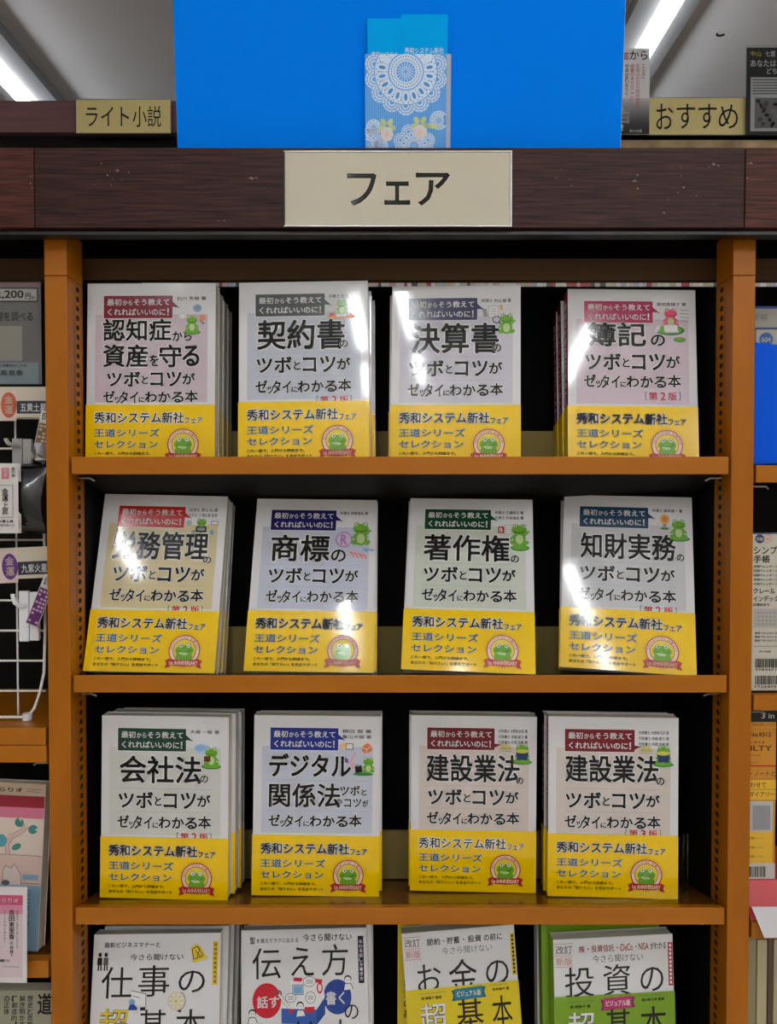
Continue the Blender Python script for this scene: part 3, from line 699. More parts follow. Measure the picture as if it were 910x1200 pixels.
a.poly([(46, 60.5), (63, 64), (63.5, 78), (47, 74)], HALO, 1); a.line([(46, 60.5), (63, 64), (63.5, 78)], .8, LINEG, 2); a.line([(48, 66), (56, 68)], .7, LINEG, 2); a.ell(47.5, 72.5, 3.4, 3.2, SKYINK, 3); a.poly([(43, 81), (45, 75), (50, 75), (54, 79), (53, 81)], BLU2, 3.2); a.rect(57, 78, 63, 81.5, KH, 3)
a.build('desk_drawing', c); a = Art(.148, .210, 0)
a.ring(98, 72, 8.8, 9.5, KY, 1); a.ring(98, 72, 10.4, 11.2, LINEG, 1, t0=-60, t1=80); a.ring(98, 72, 4, 4.6, KY, 1); a.text('¥', 96, 69.5, 100, 74.5, KY, .03, 2)
for k in range(8): tt = k * .785; a.ell(98 + 6.6 * math.cos(tt), 72 + 6.6 * math.sin(tt), 1.1, 1.1, KY, 2, k=8)
a.poly([(99, 82.5), (104, 80.6), (104, 84.4)], KH, 2)
a.build('clock_drawing', c)
copies_behind(3, p, ['%s copy behind the white 仕事の基本 book' % s for s in ('second', 'third', 'fourth')], ink('spine_dull', (120, 110, 70)), .148, .210, .016, None, [(.004, -.001), (.007, -.002), (.01, -.003)])

p = (-.1055, .0156, .7832, -1.43, 10.58, -2.09)
t, c, _ = book('white book titled 伝え方の基本 with red and blue discs', p, SP4, T=.016, band=None, group=G4)
a = Art(.148, .210, 0)
a.text('型', 10.2, 7.5, 16.5, 15, KH, .02, 1); a.text('を覚えてラクに伝える', 18, 9.3, 67.6, 14.5, KH, .008, 1); a.text('今さら聞けない', 72.9, 5.4, 130.6, 13.6, KH, .012, 1)
a.text('伝', 13.1, 19.7, 46.6, 53.4, KH, 0, 2); a.text('え', 58.6, 19.8, 85.3, 50.9, KH, 0, 2); a.text('方', 94.8, 17.2, 125.8, 51.4, KH, 0, 2)
a.text('の', 120.6, 82.4, 136.6, 97.8, KH, 0, 6)
a.text('超', 15.7, 101, 45.3, 131, KH, 0, 2); a.rect(15.7, 101, 30, 116, SP4, 2.5); a.text('土', 16, 100.5, 30, 116, RED2, 0, 3); a.text('基', 58.3, 99, 89.1, 132, KH, 0, 6); a.text('本', 100.2, 98, 130.5, 133, KH, 0, 2)
a.build('title_lettering', c)
a = Art(.148, .210, 0)
a.ell(30, 76.5, 16.8, 18.8, RED2, 1, k=32); a.text('話す', 18.5, 71.5, 44.5, 84.5, HALO, .02, 2)
tag(a.build('slogan_disc', c), 'red disc')
a = Art(.148, .210, 0)
a.ell(112.4, 74, 16.4, 18.8, BLU2, 1, k=32); a.text('書く', 99, 68, 121, 82.5, HALO, .02, 2)
tag(a.build('slogan_disc', c), 'blue disc')
a = Art(.148, .210, 0)
bx = M('toolbox_blue_ink', (48, 92, 176), .25, 1.0); bx2 = M('toolbox_shade_ink', (34, 70, 146), .25, 1.0)
a.poly([(47, 85), (88, 87), (88, 103), (47, 101)], bx, 4); a.poly([(88, 87), (98, 74), (98, 92), (88, 103)], bx2, 4); a.poly([(47, 85), (58, 73), (98, 74), (88, 87)], HALO, 3)
a.poly([(58, 55), (96, 57), (98, 76), (57, 74)], HALO, 2); a.frame(60, 60, 73, 71, .8, bx, 3); a.rect(61.5, 61.5, 71.5, 69.5, SKYINK, 3.4); a.poly([(62, 52), (72, 53), (71, 57), (61, 56)], RED2, 4); a.poly([(86, 54), (95, 55), (95, 59), (86, 58)], RED2, 4)
for (u, v, r1, r2) in ((80, 57, 7, 5), (81, 74, 5.5, 6), (58, 74, 6, 4.5)):
    a.ell(u, v, r1 + .6, r2 + .6, LINEG, 4.5); a.ell(u, v, r1, r2, HALO, 5)
    for k in (-1, 0, 1): a.line([(u - r1 * .6, v + k * 1.6), (u + r1 * .6, v + k * 1.6)], .5, LINEG, 5.5)
a.ell(92, 64, 3.6, 6, RED2, 4.5); a.ell(92, 64, 2.2, 4, HALO, 5)
a.line([(44, 70), (56, 84)], 3.4, LINEG, 5); a.line([(44, 70), (56, 84)], 2.4, HALO, 5.5); a.ring(44, 69, 2, 3.6, LINEG, 5)
a.poly([(74, 84), (86, 84), (84, 90), (74, 90)], RED2, 5.5); a.poly([(55, 86), (62, 86), (60, 90), (56, 90)], RED2, 5.5)
a.build('toolbox_drawing', c)
for (u, v) in ((13, 89), (69, 82), (125, 55)):         # three small cartoon figures
    a = Art(.148, .210, 0)
    a.ell(u, v, 4.2, 4, KH, 5.6); a.ell(u, v + 1, 3.5, 3.3, HALO, 6); a.poly([(u - 5, v + 12), (u - 3.5, v + 5), (u + 3.5, v + 5), (u + 6, v + 11)], HALO, 6.2); a.line([(u - 5, v + 12), (u - 3.5, v + 5), (u + 3.5, v + 5), (u + 6, v + 11)], .7, KH, 6.5)
    a.ell(u - 1.3, v + 1, .5, .6, KH, 6.5, k=6); a.ell(u + 1.3, v + 1, .5, .6, KH, 6.5, k=6)
    a.build('cartoon_figure', c)
a = Art(.148, .210, 0); a.rect(137.6, 8.9, 144.2, 60, ink('label_navy', (34, 34, 60)), 1)
a.vtext('伝わる話し方書き方', 140.9, 13, 4, HALO, .01, 2, 1.25); a.build('side_label', c)
copies_behind(2, p, ['second copy behind the white 伝え方 book, top edge showing', 'third copy behind the white 伝え方 book'], SP4, .148, .210, .016, None, [(.0015, .003), (.002, .003)])

YC4 = M('yellow_glossy_cover', (206, 186, 20), .12, 1.2); GC4 = M('green_glossy_cover', (112, 150, 26), .12, 1.2)
def obi_book(label, pose, W, H, colour, rib, big, topline, topcol, names, tag_col, obi_v, obi_l, kai):
    t, c, _ = book(label, pose, colour, W, H, .016, None, None, G4)
    a = Art(W, H, 0); k = W * 1000 / 142
    a.line([(1, 5.2), (23 * k, 5.2)], .6, kai, 1); a.line([(1, 18.9), (23 * k, 18.9)], .6, kai, 1); a.line([(1, 31.4), (23 * k, 31.4)], .6, kai, 1)
    a.text('改訂', 3, 7.2, 22 * k, 17, LINEG, .006, 1); a.text('新版', 3, 20.6, 22 * k, 29.8, kai, .006, 1)
    for s, u0, u1, cc in topline: a.text(s, u0, 8.4, u1, 16.6, cc, .014, 1)
    a.text('今さら聞けない', 46, 20, 106, 28.6, topcol, .002, 1)
    for s, box in big: a.text(s, *box, KH, 0, 2)
    a.build('title_lettering', c)
    a = Art(W, H, 0); a.rect(W * 1000 - 6, 9.5, W * 1000 - .4, 59, tag_col, 1)
    for q in range(10): a.rect(W * 1000 - 4.4, 11.5 + 4.7 * q, W * 1000 - 2, 14.6 + 4.7 * q, HALO if tag_col is not KY else KH, 2)
    a.build('side_label', c)
    # the coloured paper wrapper, with its own lettering
    e = .0007; Tt = .016; x0, x1 = -W / 2, W / 2; hl = H - obi_l / 1000
    g = G(); hr = H - obi_v / 1000
    g.add([(x0 - e, -e, .0005), (x1 + e, -e, .0005), (x1 + e, -e, hr), (x0 - e, -e, hl), (x0 - e, Tt + e, .0005), (x1 + e, Tt + e, .0005), (x1 + e, Tt + e, hr), (x0 - e, Tt + e, hl)],
          [(0, 1, 2, 3), (5, 4, 7, 6), (4, 0, 3, 7), (1, 5, 6, 2)], colour)
    ob = g.build('paper_wrapper', t)
    a = Art(W, H, -e - .0001)
    a.text('超', 15, 83, 47, 116, KH, .026, 1); a.text('超', 15, 83, 47, 116, HALO, .008, 2); a.text('基', 59, 82, 90, 116, KH, .004, 2); a.text('本', 101, 81, 132 * k, 117, KH, .004, 2)
    a.text(names[0], 18, 75, 42, 78.6, KH, .016, 1); a.text(names[1], 103, 71.5, 130 * k, 75, KH, .016, 1)
    a.line([(16, 71.6), (48, 71.2)], .5, LINEG, 1); a.line([(100, 68.4), (128 * k, 68)], .5, LINEG, 1)
    a.build('wrapper_lettering', ob)
    a = Art(W, H, -e - .0001); a.poly([(54, 70.5), (95, 68.5), (93, 74.5), (95, 81), (54, 83), (56, 76.5)], rib[1], 1); a.poly([(57.5, 69), (91.5, 67.4), (91.5, 80.6), (57.5, 82.2)], rib[0], 2); a.text('ビジュアル版', 60.5, 71.6, 89, 78.4, HALO, .02, 3); a.build('ribbon_mark', ob)
    return t
PK = M('brown_pink_ink', (196, 130, 130), .25, 1.0)
p = (.0845, .050, .7832, 1.5, 3, -3.9)
obi_book('white book titled お金の with yellow wrapper and teal ribbon mark', p, .134, .2035, YC4, (M('teal_ink', (40, 130, 150), .25, 1.0), M('teal_dark_ink', (20, 90, 110), .25, 1.0)),
    [('お', (15, 38, 43.1, 70)), ('金', (52.5, 35, 86, 76)), ('の', (96.5, 40, 124, 68))],
    [('節約', 29, 45, KH), ('・', 48, 50, KH), ('貯蓄', 53, 68, KH), ('・', 72, 74, KH), ('投資', 78, 94, KH), ('の前に', 97, 119, KH)], M('teal_grey_ink', (96, 130, 134), .25, 1.0), ('泉 美智子 監修', '坂本綾子 著'), KY, 65, 66.5, PK)
b2, cc, _ = book('yellow covered book peeking out left behind the お金の book', (.0655, .069, .786, .5, 3, .3), YC4, .134, .2035, .016, None, YC4, G4)
a = Art(.134, .2035, 0); a.vtext('超お金の基', 12, 62, 9, KH, .01, 1, 1.35); a.vtext('いま', 12, 46, 4, KH, .01, 1, 1.6); a.build('title_lettering', cc)
p = (.2522, .0304, .7832, 3.87, 3.15, -.6)
obi_book('white book titled 投資の with green wrapper and magenta ribbon mark', p, .142, .205, GC4, (M('magenta_ink', (186, 50, 110), .25, 1.0), M('magenta_dark_ink', (130, 30, 80), .25, 1.0)),
    [('投', (12.7, 32.4, 47.3, 66.7)), ('資', (58.1, 31.4, 90.6, 67)), ('の', (102.2, 36.7, 129.9, 64.6))],
    [('株', 30, 37, M('brown_red_ink', (150, 50, 30), .25, 1.0)), ('・', 40, 41.6, KH), ('投資信託', 45, 72, M('brown_red_ink', (150, 50, 30), .25, 1.0)), ('・', 75, 76.6, KH), ('iDeCo', 79, 94, M('brown_red_ink', (150, 50, 30), .25, 1.0)), ('・', 97, 98.6, KH), ('NISA', 101, 113, M('brown_red_ink', (150, 50, 30), .25, 1.0)), ('がわかる', 115, 134, KH)], LINEG, ('泉 美智子 著', '奥村彰太郎 監修'), M('label_red_ink', (186, 40, 60), .25, 1.0), 65, 65, PK)
book('green covered book peeking out left behind the 投資の book', (.2415, .049, .792, 2.5, 3, -.4), GC4, .142, .205, .016, None, GC4, G4)
book('white edged copy at the very back of the 投資の stack', (.2385, .067, .7905, 2.2, 3, 0), SP4, .142, .205, .016, None, None, G4)

# clear acrylic stand beside the rightmost book of the third shelf
t = thing('book_stand', 'clear acrylic book stand beside the right 建設業法 book', 'book stand', (0.337, 0.06, 1.0295))
g = G(); g.box(0, .0065, 0, .003, 0, .07, ACRYL); g.build('upright_plate', t)
g = G(); g.box(0, .0065, .003, .04, .0, .003, ACRYL); g.build('foot_plate', t, rot=(-T3, 0, 0))

# ------------------------------------------------------------------ fascia sign and blue board
def sign(label, text_box, text, x0, x1, z0, z1, y, plate, wt, th=0.002):
    t = thing('sign', label, 'sign', ((x0 + x1) / 2, y, z0), group='category signs')
    W, H = x1 - x0, z1 - z0
    g = G(); g.box(-W / 2, W / 2, 0, th, 0, H, plate); g.build('plate', t, bevel=.0005)
    e = G(); r = .0012
    for q in ((-W / 2 - r, W / 2 + r, -r, 0), (-W / 2 - r, W / 2 + r, H, H + r)): e.box(q[0], q[1], -.0006, th + .0005, q[2], q[3], METAL)
    e.box(W / 2, W / 2 + r, -.0006, th + .0005, 0, H, METAL); e.box(-W / 2 - r, -W / 2, -.0006, th + .0005, 0, H, DMETAL)
    e.build('frame', t)
    a = Art(W, H, 0)
    for s, fx0, fy0, fx1, fy1 in text: a.text(s, fx0 * W * 1000, fy0 * H * 1000, fx1 * W * 1000, fy1 * H * 1000, BLACK, wt, 1, res=3)
    a.build('lettering', t)
sign('large ivory sign reading フェア on the dark fascia', None, [('フ', .275, .29, .405, .73), ('ェ', .44, .40, .555, .72), ('ア', .58, .28, .73, .73)], -.1198, .1152, 1.783, 1.8588, FY - .0025, SIGN, .014)
sign('small yellowish sign reading ライト小説, left of the blue board', None, [('ライト', .105, .22, .56, .80), ('小説', .60, .19, .90, .82)], -.7599, -.5336, 2.3716, 2.4505, .984, SIGNY, .0)
sign('small yellowish sign reading おすすめ, right of the blue board', None, [('お', .075, .16, .25, .86), ('す', .285, .16, .475, .84), ('す', .51, .16, .70, .84), ('め', .72, .18, .92, .84)], .6112, .8430, 2.3675, 2.4545, .984, SIGNY, .0)

BZ = FZ1 + .0102
t = thing('display_board', 'tall vivid blue board standing on the dark fascia', 'display board', (.0, -.008, FZ1 + .0005), (R(5.5), 0, 0))
W = .476
g = G(); g.box(-W / 2, W / 2 - .0015, 0, .004, 0, .42, BLUEB); g.build('panel', t)
g = G(); g.box(-W / 2, W / 2, .004, .006, 0, .42, M('board_edge_white', (214, 220, 226), .5, 1.0)); g.build('backing_sheet', t)
g = G(); g.box(-.1, .1, .006, .09, 0, .003, WHITEP); g.build('foot', t)
# lace pocket with two leaflets
PY = -.0095
t = thing('leaflet_pocket', 'lace patterned paper pocket fixed on the blue board', 'pocket', (.0085, PY - .0045, FZ1 + .002), (R(5.5), 0, 0))
PW, PH = .0905, .0985
g = G(); g.box(-PW / 2, PW / 2, -.0005, 0, 0, PH, POCK)
g.box(-PW / 2, -PW / 2 + .0012, 0, .0055, 0, PH, WHITEP); g.box(PW / 2 - .0045, PW / 2, 0, .0055, 0, PH, WHITEP); g.box(-PW / 2, PW / 2, 0, .0055, 0, .001, POCK)
g.build('sleeve', t)
a = Art(PW, PH, -.0006)
for k in range(45): a.rect(1 + 2 * k, 0, 1.7 + 2 * k, 98.4, POCKS, .4)
a.rect(86, 0, 90.4, 98.4, M('pocket_edge_ink', (176, 180, 196), .5, 1.0), .6)
a.build('stripe_print', t)
lace = Art(PW, PH, -.0006)
HOLE = M('lace_hole_blue', (70, 130, 200), .5, 1.0)
PETAL = M('lace_petal_blue', (60, 140, 220), .5, 1.0)
def inb(u, v): return -.2 < u < 86 and -.2 < v < 98.6
def dot(u, v, r, mat=LACE, l=1, k=8):
    if inb(u - r, v - r) and inb(u + r, v + r): lace.ell(u, v, r, r, mat, l, k=k)
def seg(p, q, wd, mat=LACE, l=1):
    if inb(*p) and inb(*q): lace.line([p, q], wd, mat, l)
def doily(cu, cv, Rr, n, scallop=True):
    """openwork lace round drawn as threads, loops and beads"""
    def arc(r, wd, k=64, c=(cu, cv), t0=0, t1=360):
        for i in range(k):
            a0, a1 = R(t0 + (t1 - t0) * i / k), R(t0 + (t1 - t0) * (i + 1) / k)
            seg((c[0] + r * math.cos(a0), c[1] + r * math.sin(a0)), (c[0] + r * math.cos(a1), c[1] + r * math.sin(a1)), wd)
    f_ = min(1, Rr / 34)
    def seg(p, q, wd, mat=LACE, l=1):
        if inb(*p) and inb(*q): lace.line([p, q], wd * f_, mat, l)
    def dot(u, v, r, mat=LACE, l=1, k=8):
        if inb(u - r, v - r) and inb(u + r, v + r): lace.ell(u, v, r * f_, r * f_, mat, l, k=k)
    def fill(r0, r1, mat, l, k=72):
        for i in range(k):
            q = [(cu + Rr * r * math.cos(2 * math.pi * j / k), cv + Rr * r * math.sin(2 * math.pi * j / k)) for r, j in ((r0, i), (r1, i), (r1, i + 1), (r0, i + 1))]
            if all(u < 86 and v < 98.6 and u > -.2 for u, v in q) and any(v > 0 for u, v in q): lace.poly([(u, max(v, 0)) for u, v in q], mat, l)
    def petal(u, v, a, b, deg, mat, l):
        if inb(u - a, v - a - 3.5) and inb(u + a, v + a): lace.ell(u, v, a, b, mat, l, deg, 12)
    arc(Rr * .05, .6, 12)
    for i in range(n):
        t = 2 * math.pi * i / n; c, s_ = math.cos(t), math.sin(t)
        seg((cu + Rr * .07 * c, cv + Rr * .07 * s_), (cu + Rr * .22 * c, cv + Rr * .22 * s_), .7)
    fill(.23, .40, LACE, 1)
    for r, m_, sz in ((.275, 2 * n, .62), (.345, 2 * n, .75)):
        for i in range(m_):
            t = 2 * math.pi * i / m_; dot(cu + Rr * r * math.cos(t), cv + Rr * r * math.sin(t), sz, HOLE, 1.6, 6)
    fill(.43, .74, LACE, 1)
    for i in range(n):
        t = 2 * math.pi * (i + .5) / n
        petal(cu + Rr * .575 * math.cos(t), cv + Rr * .575 * math.sin(t), Rr * .085, Rr * .04, math.degrees(t), PETAL, 1.6)
        t = 2 * math.pi * i / n
        for r, sz in ((.47, .6), (.53, .5), (.59, .75), (.65, .95)): dot(cu + Rr * r * math.cos(t), cv + Rr * r * math.sin(t), sz, HOLE, 1.6, 6)
        for d in (-.3, .3): dot(cu + Rr * .70 * math.cos(t + d * math.pi / n * 1.6), cv + Rr * .70 * math.sin(t + d * math.pi / n * 1.6), .7, HOLE, 1.6, 6)
    if scallop:
        sc = 14 if n > 12 else 8
        for i in range(sc):
            t = 2 * math.pi * (i + .5) / sc; c0 = (cu + Rr * .77 * math.cos(t), cv + Rr * .77 * math.sin(t)); rr = Rr * .77 * math.pi / sc
            for q, wd in ((.42, rr * .26), (.80, rr * .24), (1.16, rr * .24)): arc(rr * q, wd / f_, 14, c0, math.degrees(t) - 100, math.degrees(t) + 100)
            for k in range(7):
                b_ = t + R(-84 + 28 * k); dot(c0[0] + rr * 1.15 * math.cos(b_), c0[1] + rr * 1.15 * math.sin(b_), rr * .075 / f_, HOLE, 1.6, 6)
doily(43, 17.5, 44, 18)
doily(52, 92, 20, 12); doily(9, 73, 11, 10, False); doily(3, 90, 15, 12); doily(17, 92, 10, 10, False); doily(78, 66, 13, 14, False)
lace.build('lace_print', t)
fl = Art(PW, PH, -.0006)
for (u, v) in ((23, 72), (58, 70)):                     # two pale roses with yellow-green leaves
    lf = M('rose_leaf_ink', (196, 210, 140), .5, 1.0)
    for k in range(5): fl.ell(u + 6 * math.cos(k * 1.25 - 2.2), v + 5 * math.sin(k * 1.25 - 2.2), 4, 2.6, lf, 2, math.degrees(k * 1.25 - 2.2))
    if u > 50: fl.ell(u + 13, v + 2, 7, 2.4, lf, 2, 10)
    for k in range(7): fl.ell(u + 3.6 * math.cos(k * .9), v + 8 + 4 * math.sin(k * .9), 3.6, 3.6, PINKP, 2.5 + k * .05)
    fl.ell(u, v + 8, 2.6, 2.6, M('rose_core_ink', (226, 196, 190), .5, 1.0), 3.2)
fl.build('flower_print', t)
def leaflet(label, x, w_, z0, h, yoff, txt):
    t = thing('leaflet', label, 'leaflet', (x, PY - yoff, z0), (R(5.5), 0, 0), group='blue leaflets in the lace pocket')
    g = G(); g.box(-w_ / 2, w_ / 2, 0, .0004, 0, h, LEAFB); g.build('card', t)
    a = Art(w_, h, -.0001); a.text(txt, 4, 32.5, w_ * 1000 - 4, 38.6, LACE, .015, 1); a.build('lettering', t)
leaflet('lower blue leaflet tucked in the left of the lace pocket', -.0158, .0365, FZ1 + .0055, .1305, .0042, '秀和システム')
leaflet('taller blue leaflet overlapping it in the right of the lace pocket', .0255, .049, FZ1 + .0065, .1330, .0052, '秀和システム新社')

# ------------------------------------------------------------------ far bookcase beyond the top
far = thing('bookcase', 'tall far bookcase seen above and behind the middle one', 'bookcase', (0, 1.0, 0))
FB = M('far_fascia_brown', (104, 70, 70), .45, 1.2, var=.2, scale=40, stretch=(.05, 1, 1.5))
g = G(); g.box(-1.6, 1.6, -.0, .02, 2.381, 2.4565, FB); g.build('fascia_board', far)
g = G(); g.box(-1.6, 1.6, .0205, .06, 2.33, 2.40, DARK); g.box(-1.6, 1.6, .28, .3, .1, 2.44, DARK); g.build('back_panel', far)  # first box puts the shaded recess under the fascia into colour
g = G(); g.box(.45, 1.6, -.004, .03, 2.338, 2.3605, M('far_cornice_wood', (176, 150, 112), .6, 1.0, var=.35, scale=18)); g.build('cornice_strip', far)
for zz in (1.885, 2.16): 
    g = G(); g.box(-1.58, 1.58, .02, .28, zz, zz + .02, WOODE); g.build('shelf', far)
for xx in (-1.6, 1.58):
    g = G(); g.box(xx, xx + .02, 0, .3, 0, 2.4, WOOD); g.build('upright', far)
x = -.62
PAL = [(230, 228, 222), (190, 70, 84), (236, 232, 220), (90, 90, 96), (226, 214, 190), (190, 200, 214), (240, 240, 236), (222, 190, 190), (206, 200, 170)]
FP = [M('far_spine_ink_%s' % 'abcdefghi'[i], c, .4, 1.0) for i, c in enumerate(PAL)]
rr = random.Random(4)
while x < 1.02:
    w_ = rr.uniform(.007, .016); h = rr.uniform(.14, .18)
    g = G(); mm = rr.choice(FP); g.box(x, x + w_ - .001, 1.03, 1.15, 1.9055, 1.9055 + h, mm)
    o = g.build('paperback'); tag(o, 'paperback spine in the far row seen through the slit above the back panel', 'book', 'paperbacks on the far bookcase')
    x += w_
# pop cards on the far fascia
t = thing('pop_card', 'tall white and black promo card right of the blue board edge', 'card', (.5485, .978, 2.3651), group='promo cards on the far fascia')
W, H = .1235, .2035
g = G(); g.box(-W / 2, W / 2, 0, .0015, 0, H, M('card_white', (222, 222, 226), .4, 1.1)); g.build('sheet', t)
a = Art(W, H, 0); n = 22
for k in range(n):
    c = 200 - 190 * min(1, (k / n) * 1.1); a.rect(0, 118 + 86 * k / n * .99, 123.4, 118 + 86 * (k + 1) / n * .99, M('card_grade_%d' % k, (c, c, c + 4), .4, 1.0), .5)
a.text('底', 58, 9, 74, 28, M('card_orange_ink', (220, 110, 70), .4, 1.0), .02, 1); a.text('から', 76, 6, 118, 27, BLACK, .012, 1)
a.vtext('こんなに', 109, 38, 8, BLACK, 0, 1); a.vtext('圧倒された小説は初めて', 95, 38, 9, M('card_red_ink', (214, 70, 90), .4, 1.0), .006, 1); a.vtext('読書の幸せがここに', 82, 38, 9, M('card_red_ink', (214, 70, 90), .4, 1.0), .006, 1); a.vtext('作品はありません。', 69, 38, 8.4, BLACK, .006, 1)
a.text('岩', 40, 138, 78, 178, HALO, .03, 1.5); a.text('！', 56, 180, 62, 195, HALO, .02, 1.5); a.text('角川文庫', 76, 192, 106, 198.5, HALO, .01, 1.5)
a.build('printed_text', t)
t = thing('pop_card', 'black promo card in a clear sleeve right of the おすすめ sign', 'card', (.92, .976, 2.3651), group='promo cards on the far fascia')
W, H = .16, .2035
g = G(); g.box(-W / 2, W / 2, 0, .0015, 0, H, M('card_black', (30, 32, 40), .2, 1.0)); g.build('sheet', t)
a = Art(W, H, 0)
a.text('中山', 9, 8, 34, 21, KY, .01, 1); a.text('七里', 44, 8, 68, 21, HALO, .01, 1); a.text('あなたは', 9, 29, 70, 45, HALO, .012, 1); a.text('どちら', 48, 48, 86, 62, HALO, .012, 1)
a.rect(10, 70, 150, 197, M('card_paper', (206, 206, 206), .3, 1.0), .6)
for k in range(6): a.line([(14, 76 + 6.5 * k), (146 - (k * 37) % 30, 76 + 6.5 * k)], 2.6, LINEG, 1)
a.rect(20, 118, 140, 190, M('card_photo_grey', (120, 120, 120), .3, 1.0), 1); 
for k in range(26): a.ell(28 + (k * 37) % 104, 126 + (k * 23) % 58, 5 + k % 4, 4 + k % 3, (BLACK, GREYINK, LINEG)[k % 3], 1.2 + .02 * k, k * 20, 9)
a.build('printed_text', t)
g = G(); g.box(-W / 2 - .003, W / 2 + .003, -.003, -.002, -.004, H + .003, ACRYL); g.build('clear_sleeve', t)

# ------------------------------------------------------------------ left bay
t = thing('price_card', 'grey card reading 2,200円 above the wire rack', 'card', (-.4525, .03, 1.6276), group=None)
W, H = .096, .1142
g = G(); g.box(-W / 2, W / 2, 0, .002, 0, H, M('card_grey_paper', (112, 108, 106), .35, 1.2)); g.build('sheet', t)
g = G(); g.box(-W / 2 - .001, W / 2 + .001, -.0025, -.0015, -.001, H + .001, ACRYL); g.build('clear_cover', t)
a = Art(W, H, 0)
a.rect(0, 0, 96, 4.5, M('card_band_rose', (150, 110, 112), .4, 1.0), .5); a.rect(0, 6, 93, 22, BLACK, 1); a.rect(1, 7.2, 92, 20.6, M('card_pale', (196, 188, 182), .4, 1.0), 1.4); a.text('2,200', 45, 9, 77, 19, BLACK, .02, 2); a.text('円', 79, 12, 85, 19, BLACK, .02, 2); a.text('税込', 86, 15, 91, 19, BLACK, .01, 2)
a.text('星を調べる', 46, 33, 87, 43.5, BLACK, .01, 1); a.rect(20, 49, 75, 88, M('card_panel', (168, 160, 146), .4, 1.0), .8)
a.text('公式鑑定はこちら', 48, 92, 80, 95, BLACK, .01, 1); a.rect(0, 90, 93, 114, M('card_foot_blue', (140, 156, 162), .4, 1.0), .4); a.text('高島象', 50, 98.5, 76, 105, BLACK, .012, 1)
a.build('printed_text', t)

wr = thing('wire_rack', 'white wire grid rack standing on the left shelf', 'rack', (-.412, .05, 1.2455))
g = G()
for k in range(11): zz = 1.5912 - .0353 * k - 1.2455; g.tube([(-.24, 0, zz), (0, 0, zz)], .0012, WIRE)
for xx in (-.0331, -.0662, -.0993, -.1324): g.tube([(xx, .0012, -.004), (xx, .0012, .348)], .0011, WIRE)
g.build('wire_grid', wr)
g = G(); g.tube([(-.24, 0, .348), (-.006, 0, .348), (-.0005, 0, .343), (0, 0, .3), (0, 0, .1), (0, -.004, .05), (-.002, -.01, .03), (-.006, -.016, .012), (-.012, -.02, .003), (-.2, -.02, .003)], .0017, WIRE); g.build('outer_frame', wr)
g = G(); g.tube([(-.012, -.02, .0003), (-.012, -.02, .0075)], .0055, WHITEP, 10); g.build('foot_cap', wr)
def header(label, z0, z1, col, oval, oval_txt, txt, rot):
    t = thing('header_label', label, 'label', (-.4475, .028, z0), (0, R(rot), 0), group='header strips on the wire rack')
    W, H = .102, z1 - z0
    g = G(); g.box(-W / 2, W / 2, 0, .0012, 0, H, M('label_strip_beige', (196, 186, 168), .5, 1.1)); g.build('strip', t)
    a = Art(W, H, 0); hm = H * 1000
    a.rect(20, hm * .1, 66.5, hm * 1.12, M('label_pale', (216, 196, 190), .5, 1.0), .6); a.ell(58, hm * .6, 9, hm * .42, oval, 1, k=24)
    for i, ch in enumerate(oval_txt): a.text(ch, 53, hm * (.28 + .33 * i), 63, hm * (.55 + .34 * i), M('label_pale2', (230, 206, 190), .5, 1.0), .02, 1.5)
    a.rect(67, hm * .46, 101.5, hm * .88, M('label_navy_bar', (46, 46, 66), .4, 1.0), 1); a.text(txt, 71, hm * .54, 100, hm * .82, HALO, .012, 1.5)
    a.build('printed_text', t)
header('header strip with orange oval and 五黄土星 at the top of the wire rack', 1.5899, 1.6242, None, M('oval_orange', (196, 92, 50), .5, 1.0), '金運', '五黄土星', 0)
header('header strip with purple oval and 九紫火星 lower on the wire rack', 1.4063, 1.4418, None, M('oval_purple', (96, 50, 130), .5, 1.0), '金運', '九紫火星', -2.5)
def charm(label, x, z, rot, w_, h, base, light, frame):
    t = thing('charm_card', label, 'charm', (x, .026, z), (0, R(rot), 0), group='charms on the wire rack')
    g = G(); g.box(-w_ / 2, w_ / 2, 0, .002, 0, h, frame); g.build('card', t)
    a = Art(w_, h, 0); wm, hm = w_ * 1000, h * 1000; q = random.Random(9)
    a.rect(.7, hm * .26, wm - .7, hm - .8, base, .6); a.rect(.8, .6, wm * .45, hm * .22, HALO, .6); a.rect(wm * .55, .6, wm - .8, hm * .22, HALO, .6)
    a.text('御', 1.6, 1.6, wm * .42, hm * .2, BLACK, .01, 1); a.text('守', wm * .6, 1.6, wm - 1.6, hm * .2, BLACK, .01, 1)
    for k in range(3):
        for j in range(9): a.rect(wm * (.12 + .28 * k), hm * (.3 + .075 * j), wm * (.12 + .28 * k) + wm * .2, hm * (.3 + .075 * j) + hm * .04, light if q.random() > .35 else base, 1)
    a.build('pattern', t)
charm('brown and gold patterned charm hanging at a slant under the orange oval strip', -.4065, 1.5425, 12, .016, .055, M('charm_brown', (120, 96, 70), .4, 1.0), M('charm_gold', (206, 186, 150), .4, 1.0), M('charm_edge', (210, 204, 196), .4, 1.0))
charm('purple patterned charm hanging at a slant under the purple oval strip', -.4165, 1.3545, 22, .0145, .06, M('charm_purple', (92, 40, 100), .4, 1.0), M('charm_lilac', (206, 170, 206), .4, 1.0), M('charm_edge', (210, 204, 196), .4, 1.0))
g = G(); q = random.Random(2)
V = [(-.0085, 0, .013), (-.004, -.004, .022), (.004, -.002, .023), (.009, 0, .019), (.009, -.004, .004), (.004, 0, 0), (-.003, -.005, .003), (0, -.008, .012)]
